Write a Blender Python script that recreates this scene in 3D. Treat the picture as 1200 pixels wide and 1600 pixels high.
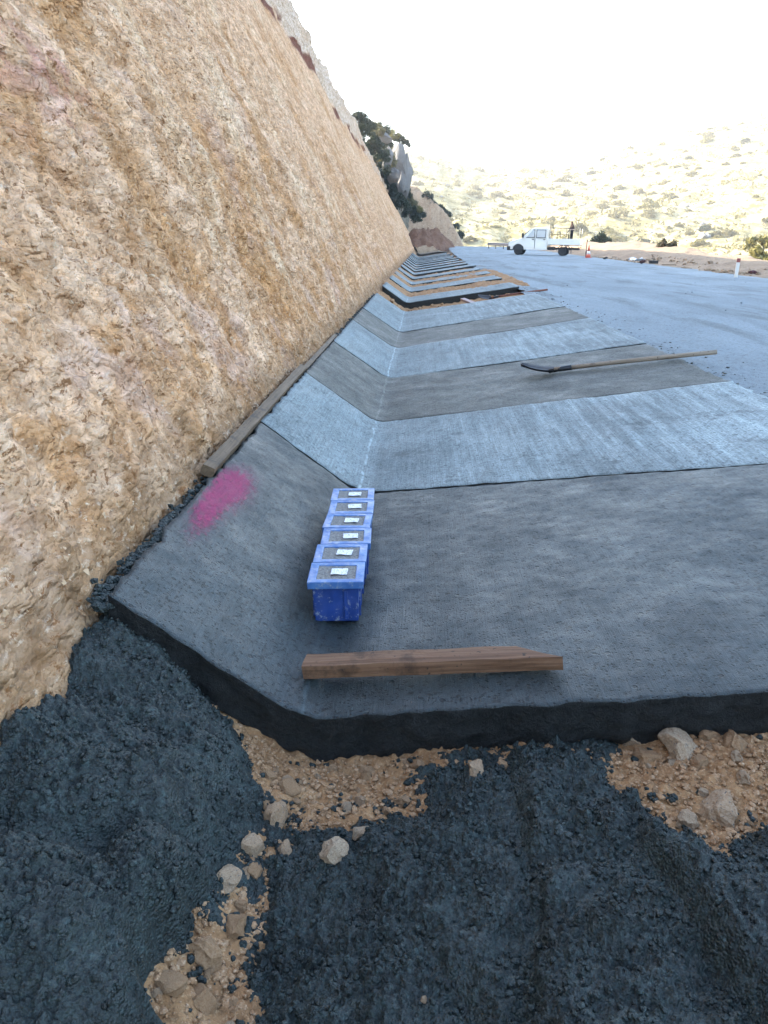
import bpy, bmesh, math, random
import numpy as np
from mathutils import Vector, Matrix

random.seed(7)
rng = np.random.default_rng(7)
scene = bpy.context.scene
for o in list(bpy.data.objects):
    bpy.data.objects.remove(o)

# ------------------------------------------------------------------ camera
# x = across the road (right +), y = along the road (away +), z = up.
# z = 0 is the bottom line of the concrete ditch; eye height above it: CZ
CZ = 1.42
FPX = 1232.0                      # focal length in pixels of the 1200x1600 photograph
VPX, VPY = 660.0, 378.0           # where the road direction vanishes
_d = np.array([(VPX - 600) / FPX, -(VPY - 800) / FPX, 1.0]); _d /= np.linalg.norm(_d)
_p = math.atan2(_d[1], _d[2])
_u = np.array([0, math.cos(_p), -math.sin(_p)])
_r = np.cross(_d, _u)
if _r[0] < 0: _r = -_r
cam_data = bpy.data.cameras.new('camera')
cam = bpy.data.objects.new('camera', cam_data)
scene.collection.objects.link(cam)
cam_data.sensor_fit = 'VERTICAL'
cam_data.sensor_height = 36.0
cam_data.lens = FPX / 1600 * 36.0
cam_data.clip_start = 0.05
cam_data.clip_end = 4000
W3 = np.array([_r, _d, _u])       # rows: world axes in camera coords (right, up, forward)
right_w = Vector(W3[:, 0]); up_w = Vector(W3[:, 1]); fwd_w = Vector(W3[:, 2])
m = Matrix.Identity(4)
for i in range(3):
    m[i][0] = right_w[i]; m[i][1] = up_w[i]; m[i][2] = -fwd_w[i]
m[2][3] = CZ
cam.matrix_world = m
scene.camera = cam
scene.render.resolution_x = 768
scene.render.resolution_y = 1024

# ------------------------------------------------------------------ sky, sun, exposure
SUN_EL = math.radians(23.0)
SUN_AZ = math.radians(-66)        # from +y towards +x
world = bpy.data.worlds.new('World'); scene.world = world
world.use_nodes = True
wn = world.node_tree.nodes; wl = world.node_tree.links
wn.clear()
sky = wn.new('ShaderNodeTexSky'); sky.sky_type = 'NISHITA'; sky.sun_disc = False
sky.sun_elevation = SUN_EL; sky.sun_rotation = SUN_AZ
sky.air_density = 1.0; sky.dust_density = 2.0; sky.ozone_density = 0.15; sky.altitude = 600
bg = wn.new('ShaderNodeBackground'); bg.inputs['Strength'].default_value = 0.15
wo = wn.new('ShaderNodeOutputWorld')
wl.new(sky.outputs[0], bg.inputs[0]); wl.new(bg.outputs[0], wo.inputs[0])
sun_data = bpy.data.lights.new('sun', 'SUN'); sun_data.energy = 4.0
sun_data.angle = math.radians(0.5); sun_data.color = (1.0, 0.90, 0.74)
sun = bpy.data.objects.new('sun', sun_data); scene.collection.objects.link(sun)
sdir = Vector((math.sin(SUN_AZ) * math.cos(SUN_EL), math.cos(SUN_AZ) * math.cos(SUN_EL), math.sin(SUN_EL)))
sun.rotation_euler = sdir.to_track_quat('Z', 'Y').to_euler()
sun.location = sdir * 60
vs = scene.view_settings
scene.display_settings.display_device = 'sRGB'
vs.view_transform = 'Standard'; vs.look = 'None'; vs.gamma = 1.0
vs.use_curve_mapping = False
vs.exposure = 2.95

# ------------------------------------------------------------------ pixel helpers
def ray(x, y):
    c = np.array([(x - 600) / FPX, -(y - 800) / FPX, 1.0])
    return np.array([c @ _r, c @ _d, c @ _u])
def on_z(x, y, z):
    r = ray(x, y); t = (z - CZ) / r[2]
    return np.array([0, 0, CZ]) + r * t
def on_y(x, y, Y):
    r = ray(x, y); t = Y / r[1]
    return np.array([0, 0, CZ]) + r * t

XI, XL, XR = -0.36, -0.95, 2.37   # ditch bottom line, left and right edge of the lining
HL, HR = 0.40, 0.41
def prof(x):
    """cross-section of the concrete ditch, z above its bottom line"""
    x = np.asarray(x, float)
    l = (XI - x) / (XI - XL) * HL
    r = (x - XI) / (XR - XI) * HR
    k = 0.035
    return np.sqrt(np.maximum(l, r) ** 2 + 0.0) + 0.02 * np.exp(-((x - XI) / k) ** 2)
def on_prof(x, y, dz=0.0):
    r = ray(x, y); lo, hi = 0.3, 200.0
    for _ in range(60):
        t = 0.5 * (lo + hi)
        p = r * t
        if CZ + p[2] > prof(p[0]) + dz: lo = t
        else: hi = t
    return np.array([0, 0, CZ]) + r * lo

# ------------------------------------------------------------------ numpy noise
def _hash(ix, iy, iz, seed):
    h = (ix.astype(np.int64) * 374761393 + iy.astype(np.int64) * 668265263 + iz.astype(np.int64) * 2147483647 + seed * 974634777) & 0xFFFFFFFF
    h = ((h ^ (h >> 13)) * 1274126177) & 0xFFFFFFFF
    h = ((h ^ (h >> 15)) * 2246822519) & 0xFFFFFFFF
    return (h ^ (h >> 16)) & 0xFFFFFFFF
def _h01(ix, iy, iz, seed):
    return _hash(ix, iy, iz, seed) / 4294967295.0
def noise2(x, y, seed=0):
    """gradient noise, about -0.7..0.7"""
    x = np.asarray(x, float); y = np.asarray(y, float)
    ix = np.floor(x); iy = np.floor(y); fx = x - ix; fy = y - iy
    ux = fx * fx * fx * (fx * (fx * 6 - 15) + 10); uy = fy * fy * fy * (fy * (fy * 6 - 15) + 10)
    zz = np.zeros_like(ix)
    def g(dx, dy):
        a = _h01(ix + dx, iy + dy, zz, seed) * 6.2831853
        return np.cos(a) * (fx - dx) + np.sin(a) * (fy - dy)
    a = g(0, 0); b = g(1, 0); c = g(0, 1); d = g(1, 1)
    return (a + (b - a) * ux) + ((c + (d - c) * ux) - (a + (b - a) * ux)) * uy
def fbm2(x, y, octv=4, seed=0, gain=0.5, lac=2.03):
    s = 0; a = 1.0
    for i in range(octv):
        s = s + a * noise2(x, y, seed + i * 17); x = x * lac + 3.1; y = y * lac + 1.7; a *= gain
    return s
def worley2(x, y, seed=0, jit=0.9):
    x = np.asarray(x, float); y = np.asarray(y, float)
    ix = np.floor(x); iy = np.floor(y); zz = np.zeros_like(ix)
    f1 = np.full(x.shape, 9.0); f2 = np.full(x.shape, 9.0); cid = np.zeros(x.shape)
    for dx in (-1, 0, 1):
        for dy in (-1, 0, 1):
            cx = ix + dx; cy = iy + dy
            px = cx + 0.5 + (_h01(cx, cy, zz, seed) - 0.5) * jit
            py = cy + 0.5 + (_h01(cx, cy, zz, seed + 51) - 0.5) * jit
            d = np.hypot(x - px, y - py)
            near = d < f1
            f2 = np.where(near, f1, np.minimum(f2, d))
            cid = np.where(near, _h01(cx, cy, zz, seed + 99), cid)
            f1 = np.where(near, d, f1)
    return f1, f2, cid
def domes(x, y, cell, seed, fill=0.8):
    """rounded lumps of about `cell` metres, 0..1 high"""
    f1, f2, cid = worley2(x / cell, y / cell, seed)
    rad = 0.35 + 0.35 * cid
    return np.sqrt(np.maximum(0, 1 - (f1 / rad) ** 2)) * rad * (cid < fill) * 1.4
def sstep(a, b, x):
    t = np.clip((x - a) / (b - a), 0, 1); return t * t * (3 - 2 * t)

# ------------------------------------------------------------------ objects and meshes
COL = scene.collection
def fast_mesh(name, V, F, mats=(), midx=None, smooth=True, colors=None):
    V = np.asarray(V, np.float32); F = np.asarray(F, np.int32)
    k = F.shape[1]
    me = bpy.data.meshes.new(name)
    me.vertices.add(len(V)); me.vertices.foreach_set('co', V.ravel())
    me.loops.add(F.size); me.loops.foreach_set('vertex_index', F.ravel())
    me.polygons.add(len(F))
    me.polygons.foreach_set('loop_start', np.arange(0, F.size, k, dtype=np.int32))
    me.polygons.foreach_set('loop_total', np.full(len(F), k, np.int32))
    me.polygons.foreach_set('use_smooth', np.full(len(F), smooth, bool))
    for mt in mats: me.materials.append(mt)
    if midx is not None: me.polygons.foreach_set('material_index', np.asarray(midx, np.int32))
    if colors is not None:
        ca = me.color_attributes.new('Col', 'FLOAT_COLOR', 'POINT')
        c4 = np.ones((len(V), 4), np.float32); c4[:, :3] = colors
        ca.data.foreach_set('color', c4.ravel())
    me.update(calc_edges=True); me.validate()
    return me
def grid_faces(ny, nx, flip=False):
    a = np.arange(ny * nx).reshape(ny, nx)
    q = np.stack([a[:-1, :-1], a[:-1, 1:], a[1:, 1:], a[1:, :-1]], -1).reshape(-1, 4)
    return q[:, ::-1] if flip else q
def link(name, me, parent=None, loc=None, rot=None, scl=None):
    o = bpy.data.objects.new(name, me); COL.objects.link(o)
    if parent: o.parent = parent
    if loc is not None: o.location = loc
    if rot is not None: o.rotation_euler = rot
    if scl is not None: o.scale = scl
    return o
def empty(name, loc, rz=0.0):
    o = bpy.data.objects.new(name, None); COL.objects.link(o)
    o.location = loc; o.rotation_euler = (0, 0, rz); o.empty_display_size = 0.1
    return o
def tag(o, label, cat, group=None):
    o['label'] = label; o['category'] = cat
    if group: o['group'] = group
    return o
def struct(o, kind='structure', label=None):
    o['kind'] = kind
    if label: o['label'] = label
    return o
def bm_mesh(name, bm, mat, smooth=False, bevel=0):
    if bevel:
        bmesh.ops.bevel(bm, geom=list(bm.edges), offset=bevel, segments=2, profile=0.7, affect='EDGES', clamp_overlap=True)
    me = bpy.data.meshes.new(name); bm.to_mesh(me); bm.free()
    if mat: me.materials.append(mat)
    for p in me.polygons: p.use_smooth = smooth
    return me
def box_bm(x0, x1, y0, y1, z0, z1, bm=None):
    bm = bm or bmesh.new()
    v = [bm.verts.new((x, y, z)) for z in (z0, z1) for y in (y0, y1) for x in (x0, x1)]
    for f in ((0, 2, 3, 1), (4, 5, 7, 6), (0, 1, 5, 4), (2, 6, 7, 3), (0, 4, 6, 2), (1, 3, 7, 5)):
        bm.faces.new([v[i] for i in f])
    return bm
def prism_bm(poly, y0, y1, bm=None, inset=None):
    """polygon in (x, z) extruded along y; `inset` gives another polygon for the y1 side"""
    bm = bm or bmesh.new()
    a = [bm.verts.new((x, y0, z)) for x, z in poly]
    b = [bm.verts.new((x, y1, z)) for x, z in (inset or poly)]
    n = len(poly)
    bm.faces.new(a); bm.faces.new(b[::-1])
    for i in range(n): bm.faces.new((a[i], b[i], b[(i + 1) % n], a[(i + 1) % n]))
    bmesh.ops.recalc_face_normals(bm, faces=bm.faces)
    return bm
def tube_bm(pts, r, seg=8, bm=None, r2=None):
    bm = bm or bmesh.new()
    pts = [Vector(p) for p in pts]; rings = []
    for i, p in enumerate(pts):
        t = (pts[min(i + 1, len(pts) - 1)] - pts[max(i - 1, 0)]).normalized()
        a = t.orthogonal().normalized() if abs(t.z) > 0.9 else t.cross(Vector((0, 0, 1))).normalized()
        b = t.cross(a).normalized()
        rr = r if r2 is None else r + (r2 - r) * i / (len(pts) - 1)
        rings.append([bm.verts.new(p + (a * math.cos(k * 2 * math.pi / seg) + b * math.sin(k * 2 * math.pi / seg)) * rr) for k in range(seg)])
    for i in range(len(rings) - 1):
        for k in range(seg):
            bm.faces.new((rings[i][k], rings[i][(k + 1) % seg], rings[i + 1][(k + 1) % seg], rings[i + 1][k]))
    bm.faces.new(rings[0][::-1]); bm.faces.new(rings[-1])
    bmesh.ops.recalc_face_normals(bm, faces=bm.faces)
    return bm
def lathe_y_bm(prof_, seg=28, bm=None):
    """(radius, y) profile turned round the y axis"""
    bm = bm or bmesh.new(); rings = []
    for r, y in prof_:
        rings.append([bm.verts.new((r * math.cos(k * 2 * math.pi / seg), y, r * math.sin(k * 2 * math.pi / seg))) for k in range(seg)])
    for i in range(len(rings) - 1):
        for k in range(seg):
            bm.faces.new((rings[i][k], rings[i][(k + 1) % seg], rings[i + 1][(k + 1) % seg], rings[i + 1][k]))
    bm.faces.new(rings[0]); bm.faces.new(rings[-1][::-1])
    bmesh.ops.recalc_face_normals(bm, faces=bm.faces)
    return bm

# ------------------------------------------------------------------ materials
class Mat:
    def __init__(s, name, rough=0.8, spec=0.5):
        s.m = bpy.data.materials.new(name); s.m.use_nodes = True
        s.t = s.m.node_tree; s.b = s.t.nodes['Principled BSDF']
        s.b.inputs['Roughness'].default_value = rough
        s.b.inputs['Specular IOR Level'].default_value = spec
        s._co = None
    def n(s, typ, **kw):
        nd = s.t.nodes.new(typ)
        for k, v in kw.items(): setattr(nd, k, v)
        return nd
    def l(s, a, b): s.t.links.new(a, b)
    def co(s, scale=None, src='Object'):
        if s._co is None: s._co = s.n('ShaderNodeTexCoord')
        o = s._co.outputs[src]
        if scale is None: return o
        mp = s.n('ShaderNodeMapping'); mp.inputs['Scale'].default_value = scale
        s.l(o, mp.inputs['Vector']); return mp.outputs[0]
    def noise(s, scale, detail=4, rough=0.6, vec=None, dist=0.0):
        nd = s.n('ShaderNodeTexNoise'); nd.inputs['Scale'].default_value = scale
        nd.inputs['Detail'].default_value = detail; nd.inputs['Roughness'].default_value = rough
        nd.inputs['Distortion'].default_value = dist
        s.l(vec if vec is not None else s.co(), nd.inputs['Vector']); return nd.outputs['Fac']
    def vor(s, scale, vec=None, feature='F1'):
        nd = s.n('ShaderNodeTexVoronoi'); nd.inputs['Scale'].default_value = scale; nd.feature = feature
        s.l(vec if vec is not None else s.co(), nd.inputs['Vector']); return nd
    def ramp(s, fac, stops):
        nd = s.n('ShaderNodeValToRGB'); s.l(fac, nd.inputs[0]); e = nd.color_ramp.elements
        while len(e) < len(stops): e.new(0.5)
        for i, (p, c) in enumerate(stops):
            e[i].position = p
            e[i].color = (c, c, c, 1) if isinstance(c, (int, float)) else (*c, 1)
        return nd.outputs[0]
    def mix(s, fac, a, b, mode='MIX'):
        nd = s.n('ShaderNodeMix'); nd.data_type = 'RGBA'; nd.blend_type = mode
        for sock, v in ((nd.inputs[0], fac), (nd.inputs[6], a), (nd.inputs[7], b)):
            if hasattr(v, 'is_linked') or hasattr(v, 'links'): s.l(v, sock)
            elif isinstance(v, (int, float)): sock.default_value = v if sock == nd.inputs[0] else (v, v, v, 1)
            else: sock.default_value = (*v, 1)
        return nd.outputs[2]
    def math(s, op, a, b=0.0, clamp=False):
        nd = s.n('ShaderNodeMath', operation=op); nd.use_clamp = clamp
        for i, v in enumerate((a, b)):
            if hasattr(v, 'links'): s.l(v, nd.inputs[i])
            else: nd.inputs[i].default_value = v
        return nd.outputs[0]
    def color(s, c):
        if hasattr(c, 'links'): s.l(c, s.b.inputs['Base Color'])
        else: s.b.inputs['Base Color'].default_value = (*c, 1)
        return s
    def rough(s, v):
        s.l(v, s.b.inputs['Roughness']); return s
    def bump(s, h, strength=0.5, dist=0.01):
        nd = s.n('ShaderNodeBump'); nd.inputs['Strength'].default_value = strength
        nd.inputs['Distance'].default_value = dist
        s.l(h, nd.inputs['Height']); s.l(nd.outputs[0], s.b.inputs['Normal']); return s

def plain(name, c, rough=0.6, spec=0.5, metal=0.0, var=0.15, scale=30):
    q = Mat(name, rough, spec)
    q.b.inputs['Metallic'].default_value = metal
    f = q.noise(scale, 4)
    q.color(q.mix(f, tuple(v * (1 - var) for v in c), tuple(min(1, v * (1 + var)) for v in c)))
    return q.m

def concrete_top(name, base, light, dark, white=0.0, broom=0.3, speck=0.5, wet=0.7):
    q = Mat(name, wet, 0.4)
    c = q.co()
    patch = q.ramp(q.noise(1.1, 5, 0.62, dist=0.4), [(0.34, 0.0), (0.66, 1.0)])
    col = q.mix(patch, base, light)
    # dried, dusted trowel streaks along the ditch, with sheen painted in towards the right
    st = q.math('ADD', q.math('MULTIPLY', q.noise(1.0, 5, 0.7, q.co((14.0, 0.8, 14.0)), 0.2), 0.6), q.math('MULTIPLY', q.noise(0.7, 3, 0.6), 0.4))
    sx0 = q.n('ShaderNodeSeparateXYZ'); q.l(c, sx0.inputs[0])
    sheen_m = q.ramp(q.math('MULTIPLY', sx0.outputs[0], 0.5), [(0.0, 0.25), (0.35, 0.8), (0.7, 1.0)])
    col = q.mix(q.math('MULTIPLY', q.math('MULTIPLY', q.ramp(st, [(0.44, 0.0), (0.66, 1.0)]), sheen_m), white), col, tuple(min(0.8, v * 2.0) for v in light))
    br = q.noise(1.0, 3, 0.7, q.co((190, 2.5, 190)))
    col = q.mix(q.math('MULTIPLY', q.ramp(br, [(0.35, 1.0), (0.6, 0.0)]), broom), col, dark)
    nz = q.n('ShaderNodeTexNoise'); nz.inputs['Scale'].default_value = 40; nz.inputs['Detail'].default_value = 2; q.l(c, nz.inputs['Vector'])
    wv = q.n('ShaderNodeVectorMath', operation='MULTIPLY_ADD'); q.l(nz.outputs['Color'], wv.inputs[0]); wv.inputs[1].default_value = (0.012, 0.012, 0.012); q.l(c, wv.inputs[2])
    def dots(scale, rad, share):
        v = q.vor(scale, wv.outputs[0]); sp_ = q.n('ShaderNodeSeparateColor'); q.l(v.outputs['Color'], sp_.inputs[0])
        return q.math('MULTIPLY', q.ramp(v.outputs['Distance'], [(rad * 0.7, 1.0), (rad, 0.0)]), q.math('LESS_THAN', sp_.outputs[0], share)), sp_.outputs[1]
    d1, g1 = dots(70, 0.34, 0.42); d2, g2 = dots(24, 0.26, 0.16)
    grain = q.ramp(g1, [(0.0, 0.72), (0.5, 1.0), (1.0, 1.30)])
    col = q.mix(speck, col, q.mix(1.0, col, grain, 'MULTIPLY'))
    sp = q.noise(85, 3, 0.7)
    sp2 = q.noise(42, 4, 0.75)
    spm = q.ramp(sp, [(0.34, 1.0), (0.46, 0.0)])
    spm2 = q.ramp(sp2, [(0.36, 1.0), (0.42, 0.0)])
    pits = q.math('MAXIMUM', q.math('MAXIMUM', d1, d2), spm2)
    col = q.mix(q.math('MULTIPLY', pits, speck), col, tuple(v * 0.35 for v in dark))
    lt = q.ramp(q.noise(110, 2, 0.6), [(0.60, 0.0), (0.72, 1.0)])
    col = q.mix(q.math('MULTIPLY', lt, 0.4), col, tuple(min(0.8, v * 1.8) for v in light))
    # damp stains
    dm = q.ramp(q.noise(3.0, 9, 0.85), [(0.55, 0.0), (0.63, 1.0)])
    col = q.mix(q.math('MULTIPLY', dm, 0.7), col, dark)
    # pale cement paste in the crease at the bottom of the ditch
    sx = q.n('ShaderNodeSeparateXYZ'); q.l(c, sx.inputs[0])
    wob = q.math('MULTIPLY', q.math('SUBTRACT', q.noise(5, 2), 0.5), 0.05)
    ax = q.math('ABSOLUTE', q.math('ADD', q.math('SUBTRACT', sx.outputs[0], XI), wob))
    cr = q.ramp(ax, [(0.002, 1.0), (0.012, 0.0)])
    cr = q.math('MULTIPLY', cr, q.ramp(q.noise(9, 4, 0.7), [(0.38, 0.0), (0.62, 1.0)]))
    col = q.mix(q.math('MULTIPLY', cr, 0.5), col, tuple(min(0.8, v * 2.6) for v in light))
    q.color(col)
    hgt = q.math('ADD', q.math('MULTIPLY', pits, -0.6), q.math('MULTIPLY', br, 0.45))
    hgt = q.math('ADD', hgt, q.math('MULTIPLY', q.noise(260, 2), 0.4))
    q.bump(hgt, 0.7, 0.006)
    q.rough(q.ramp(q.noise(3.2, 9, 0.8), [(0.36, wet - 0.14), (0.64, min(1.0, wet + 0.16))]))
    return q.m

M_wet = concrete_top('fresh wet concrete', (0.0156, 0.0230, 0.0246), (0.0302, 0.0428, 0.0456), (0.0060, 0.0088, 0.0093), 0.12, 0.45, 0.9, 0.5)
M_damp = concrete_top('damp concrete', (0.0432, 0.0468, 0.0402), (0.0710, 0.0764, 0.0660), (0.0210, 0.0225, 0.0193), 0.10, 0.3, 0.8, 0.65)
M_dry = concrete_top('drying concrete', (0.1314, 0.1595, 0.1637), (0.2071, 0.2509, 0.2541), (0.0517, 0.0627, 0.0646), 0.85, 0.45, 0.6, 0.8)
M_far = concrete_top('hardened concrete', (0.1361, 0.1615, 0.1635), (0.2117, 0.2465, 0.2452), (0.0832, 0.0977, 0.0980), 0.4, 0.2, 0.4, 0.85)

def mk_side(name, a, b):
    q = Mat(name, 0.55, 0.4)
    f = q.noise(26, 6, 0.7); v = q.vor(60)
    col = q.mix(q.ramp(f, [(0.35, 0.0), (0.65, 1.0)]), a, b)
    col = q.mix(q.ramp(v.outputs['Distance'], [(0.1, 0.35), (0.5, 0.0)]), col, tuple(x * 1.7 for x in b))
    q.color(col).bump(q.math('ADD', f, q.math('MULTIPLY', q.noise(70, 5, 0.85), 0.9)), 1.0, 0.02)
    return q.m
M_side = mk_side('wet concrete side with shade', (0.0070, 0.0082, 0.0077), (0.0156, 0.0173, 0.0162))  # wet concrete, with the shade of the upright faces painted into its dark colour

def mk_heap():
    q = Mat('wet concrete mix', 0.5, 0.45)
    f = q.noise(7, 6, 0.65); f2 = q.noise(95, 3, 0.7); v = q.vor(140)
    col = q.mix(q.ramp(f, [(0.32, 0.0), (0.68, 1.0)]), (0.0081, 0.0140, 0.0132), (0.0162, 0.0269, 0.0253))
    col = q.mix(q.ramp(f2, [(0.32, 0.6), (0.46, 0.0)]), col, (0.0044, 0.0076, 0.0073))
    col = q.mix(q.ramp(q.noise(60, 2), [(0.58, 0.0), (0.72, 0.5)]), col, (0.0449, 0.0719, 0.0703))
    vg = q.vor(95); sg = q.n('ShaderNodeSeparateColor'); q.l(vg.outputs['Color'], sg.inputs[0])
    col = q.mix(1.0, col, q.ramp(sg.outputs[0], [(0.0, 0.6), (0.5, 1.0), (1.0, 1.5)]), 'MULTIPLY')
    q.color(col)
    q.bump(q.math('ADD', f2, q.math('MULTIPLY', v.outputs['Distance'], -0.7)), 1.0, 0.006)
    q.rough(q.ramp(q.noise(20, 3), [(0.35, 0.42), (0.65, 0.72)]))
    return q.m
M_heap = mk_heap()

def mk_soil(name, a, b, c, bumpd=0.012, sc=1.0):
    q = Mat(name, 0.95, 0.2)
    f = q.noise(6 * sc, 6, 0.65); f2 = q.noise(70 * sc, 4, 0.7)
    col = q.mix(q.ramp(f, [(0.35, 0.0), (0.65, 1.0)]), a, b)
    col = q.mix(q.ramp(f2, [(0.52, 0.0), (0.66, 1.0)]), col, c)
    col = q.mix(q.ramp(q.noise(28 * sc, 3), [(0.30, 0.7), (0.44, 0.0)]), col, tuple(x * 0.55 for x in a))
    q.color(col).bump(q.math('ADD', f2, q.noise(22 * sc, 3)), 0.9, bumpd)
    return q.m
M_soil = mk_soil('loose tan soil', (0.2277, 0.1197, 0.0555), (0.3415, 0.1995, 0.0973), (0.4140, 0.2693, 0.1482))
M_bank = mk_soil('dry shoulder earth', (0.1724, 0.1217, 0.0790), (0.2636, 0.1977, 0.1318), (0.3346, 0.2636, 0.1876), 0.05, 0.12)
M_red = mk_soil('red brown earth', (0.1170, 0.0546, 0.0312), (0.1794, 0.0936, 0.0546), (0.2496, 0.1482, 0.0936), 0.1, 0.1)

def mk_stone(name, a, b, smear=True, tint=(0.30, 0.165, 0.075)):
    q = Mat(name, 0.9, 0.25)
    oi = q.n('ShaderNodeObjectInfo')
    f = q.noise(22, 5, 0.65); f2 = q.noise(120, 3)
    col = q.mix(q.ramp(f, [(0.35, 0.0), (0.65, 1.0)]), a, b)
    col = q.mix(q.math('MULTIPLY', oi.outputs['Random'], 0.45), col, tint)
    col = q.mix(q.ramp(f2, [(0.30, 0.5), (0.45, 0.0)]), col, tuple(x * 0.5 for x in a))
    if smear:
        col = q.mix(q.ramp(q.noise(14, 3, 0.6), [(0.60, 0.0), (0.68, 0.85)]), col, (0.075, 0.08, 0.085))
    q.color(col).bump(q.math('ADD', f, q.math('MULTIPLY', f2, 0.4)), 0.8, 0.01)
    return q.m
M_stone = mk_stone('tan limestone', (0.30, 0.20, 0.12), (0.48, 0.38, 0.27))
M_stone_clean = mk_stone('clean tan limestone', (0.26, 0.155, 0.08), (0.40, 0.27, 0.165), False)
M_gravel = mk_soil('gravel stone', (0.2400, 0.1350, 0.0680), (0.3600, 0.2250, 0.1250), (0.4400, 0.3100, 0.2000), 0.004, 2.0)

def mk_cliff():
    q = Mat('cut rock face', 0.95, 0.15)
    at = q.n('ShaderNodeAttribute'); at.attribute_name = 'Col'
    cv = q.co((1.0, 0.5, 0.9))
    ds = q.n('ShaderNodeTexNoise'); ds.inputs['Scale'].default_value = 9; ds.inputs['Detail'].default_value = 3; q.l(cv, ds.inputs['Vector'])
    wv = q.n('ShaderNodeVectorMath', operation='MULTIPLY_ADD'); q.l(ds.outputs['Color'], wv.inputs[0]); wv.inputs[1].default_value = (0.10, 0.10, 0.10); q.l(cv, wv.inputs[2])
    w = wv.outputs[0]
    v1 = q.vor(15, w); v2 = q.vor(42, w)
    def cellv(v):
        sp_ = q.n('ShaderNodeSeparateColor'); q.l(v.outputs['Color'], sp_.inputs[0]); return sp_.outputs[0]
    f = q.noise(8, 6, 0.68, cv); f2 = q.noise(60, 4, 0.7, cv)
    col = q.mix(q.ramp(f, [(0.34, 0.0), (0.60, 1.0)]), (0.74, 0.64, 0.52), (1.18, 1.18, 1.18))
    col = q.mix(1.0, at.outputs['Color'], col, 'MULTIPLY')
    col = q.mix(1.0, col, q.ramp(cellv(v1), [(0.0, 0.86), (0.5, 1.0), (1.0, 1.12)]), 'MULTIPLY')
    col = q.mix(1.0, col, q.ramp(cellv(v2), [(0.0, 0.80), (0.5, 1.0), (1.0, 1.14)]), 'MULTIPLY')
    # dark cracks and pock marks, small pit shadows painted into the colour
    col = q.mix(q.ramp(q.noise(26, 5, 0.78, w), [(0.395, 0.9), (0.43, 0.0)]), col, (0.22, 0.10, 0.038))
    col = q.mix(q.ramp(f2, [(0.34, 0.7), (0.42, 0.0)]), col, (0.26, 0.14, 0.065))
    col = q.mix(q.ramp(q.noise(30, 4, 0.75, cv), [(0.58, 0.0), (0.68, 0.5)]), col, (0.78, 0.63, 0.47))
    q.color(col)
    h = q.math('ADD', q.math('MULTIPLY', v1.outputs['Distance'], -0.9), q.math('MULTIPLY', v2.outputs['Distance'], -0.6))
    h = q.math('ADD', h, q.math('ADD', f, q.math('MULTIPLY', f2, 0.4)))
    q.bump(h, 1.0, 0.04)
    return q.m
M_cliff = mk_cliff()

def mk_road():
    q = Mat('dusty road base', 0.8, 0.35)
    f = q.noise(0.5, 6, 0.65, q.co((1.0, 0.35, 1.0)), 0.3); f2 = q.noise(26, 5, 0.8); f3 = q.noise(1.6, 5, 0.65, q.co((1, 0.18, 1)))
    col = q.mix(q.ramp(f, [(0.33, 0.0), (0.67, 1.0)]), (0.1247, 0.1572, 0.1763), (0.2003, 0.2489, 0.2733))
    col = q.mix(q.ramp(f3, [(0.50, 0.0), (0.66, 0.75)]), col, (0.0756, 0.0925, 0.0987))
    col = q.mix(q.ramp(f2, [(0.38, 0.8), (0.47, 0.0)]), col, (0.0454, 0.0550, 0.0600))
    col = q.mix(q.ramp(q.noise(60, 2), [(0.58, 0.0), (0.72, 0.5)]), col, (0.2722, 0.3231, 0.3350))
    q.color(col).bump(q.math('ADD', f2, q.noise(130, 2)), 0.8, 0.008)
    return q.m
M_road = mk_road()

def mk_hill():
    q = Mat('dry hillside', 0.95, 0.1)
    f = q.noise(0.05, 6, 0.65); f2 = q.noise(0.22, 7, 0.78); f3 = q.noise(0.6, 4, 0.75)
    col = q.mix(q.ramp(f, [(0.36, 0.0), (0.62, 1.0)]), (0.26, 0.215, 0.10), (0.38, 0.33, 0.20))
    col = q.mix(q.ramp(f2, [(0.45, 0.9), (0.53, 0.0)]), col, (0.15, 0.13, 0.045))
    col = q.mix(q.ramp(f3, [(0.60, 0.0), (0.68, 0.8)]), col, (0.56, 0.54, 0.50))
    q.color(col).bump(f2, 0.8, 0.6)
    return q.m
M_hill = mk_hill()

def mk_wood(name, a, b, dark, ax=0):
    q = Mat(name, 0.75, 0.3)
    sc = [70, 70, 70]; sc[ax] = 2.2
    g = q.noise(1.0, 5, 0.6, q.co(tuple(sc)), 0.6)
    col = q.mix(q.ramp(g, [(0.36, 0.0), (0.62, 1.0)]), a, b)
    col = q.mix(q.ramp(q.noise(9, 5, 0.7), [(0.54, 0.0), (0.68, 0.75)]), col, dark)
    col = q.mix(q.ramp(q.noise(46, 2), [(0.66, 0.0), (0.70, 0.9)]), col, (0.03, 0.02, 0.015))
    q.color(col).bump(g, 0.6, 0.004)
    return q.m
M_wood = mk_wood('weathered pine', (0.1022, 0.0517, 0.0278), (0.1841, 0.1003, 0.0555), (0.0409, 0.0219, 0.0126))
M_woodgrey = mk_wood('concrete smeared timber', (0.0815, 0.0544, 0.0318), (0.1482, 0.1055, 0.0663), (0.0370, 0.0307, 0.0244), 1)
M_handle = mk_wood('pale ash handle', (0.1716, 0.1326, 0.0936), (0.2808, 0.2340, 0.1794), (0.1014, 0.0858, 0.0741))
M_steel = plain('dark steel', (0.02, 0.02, 0.022), 0.45, 0.5, 0.6)

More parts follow.
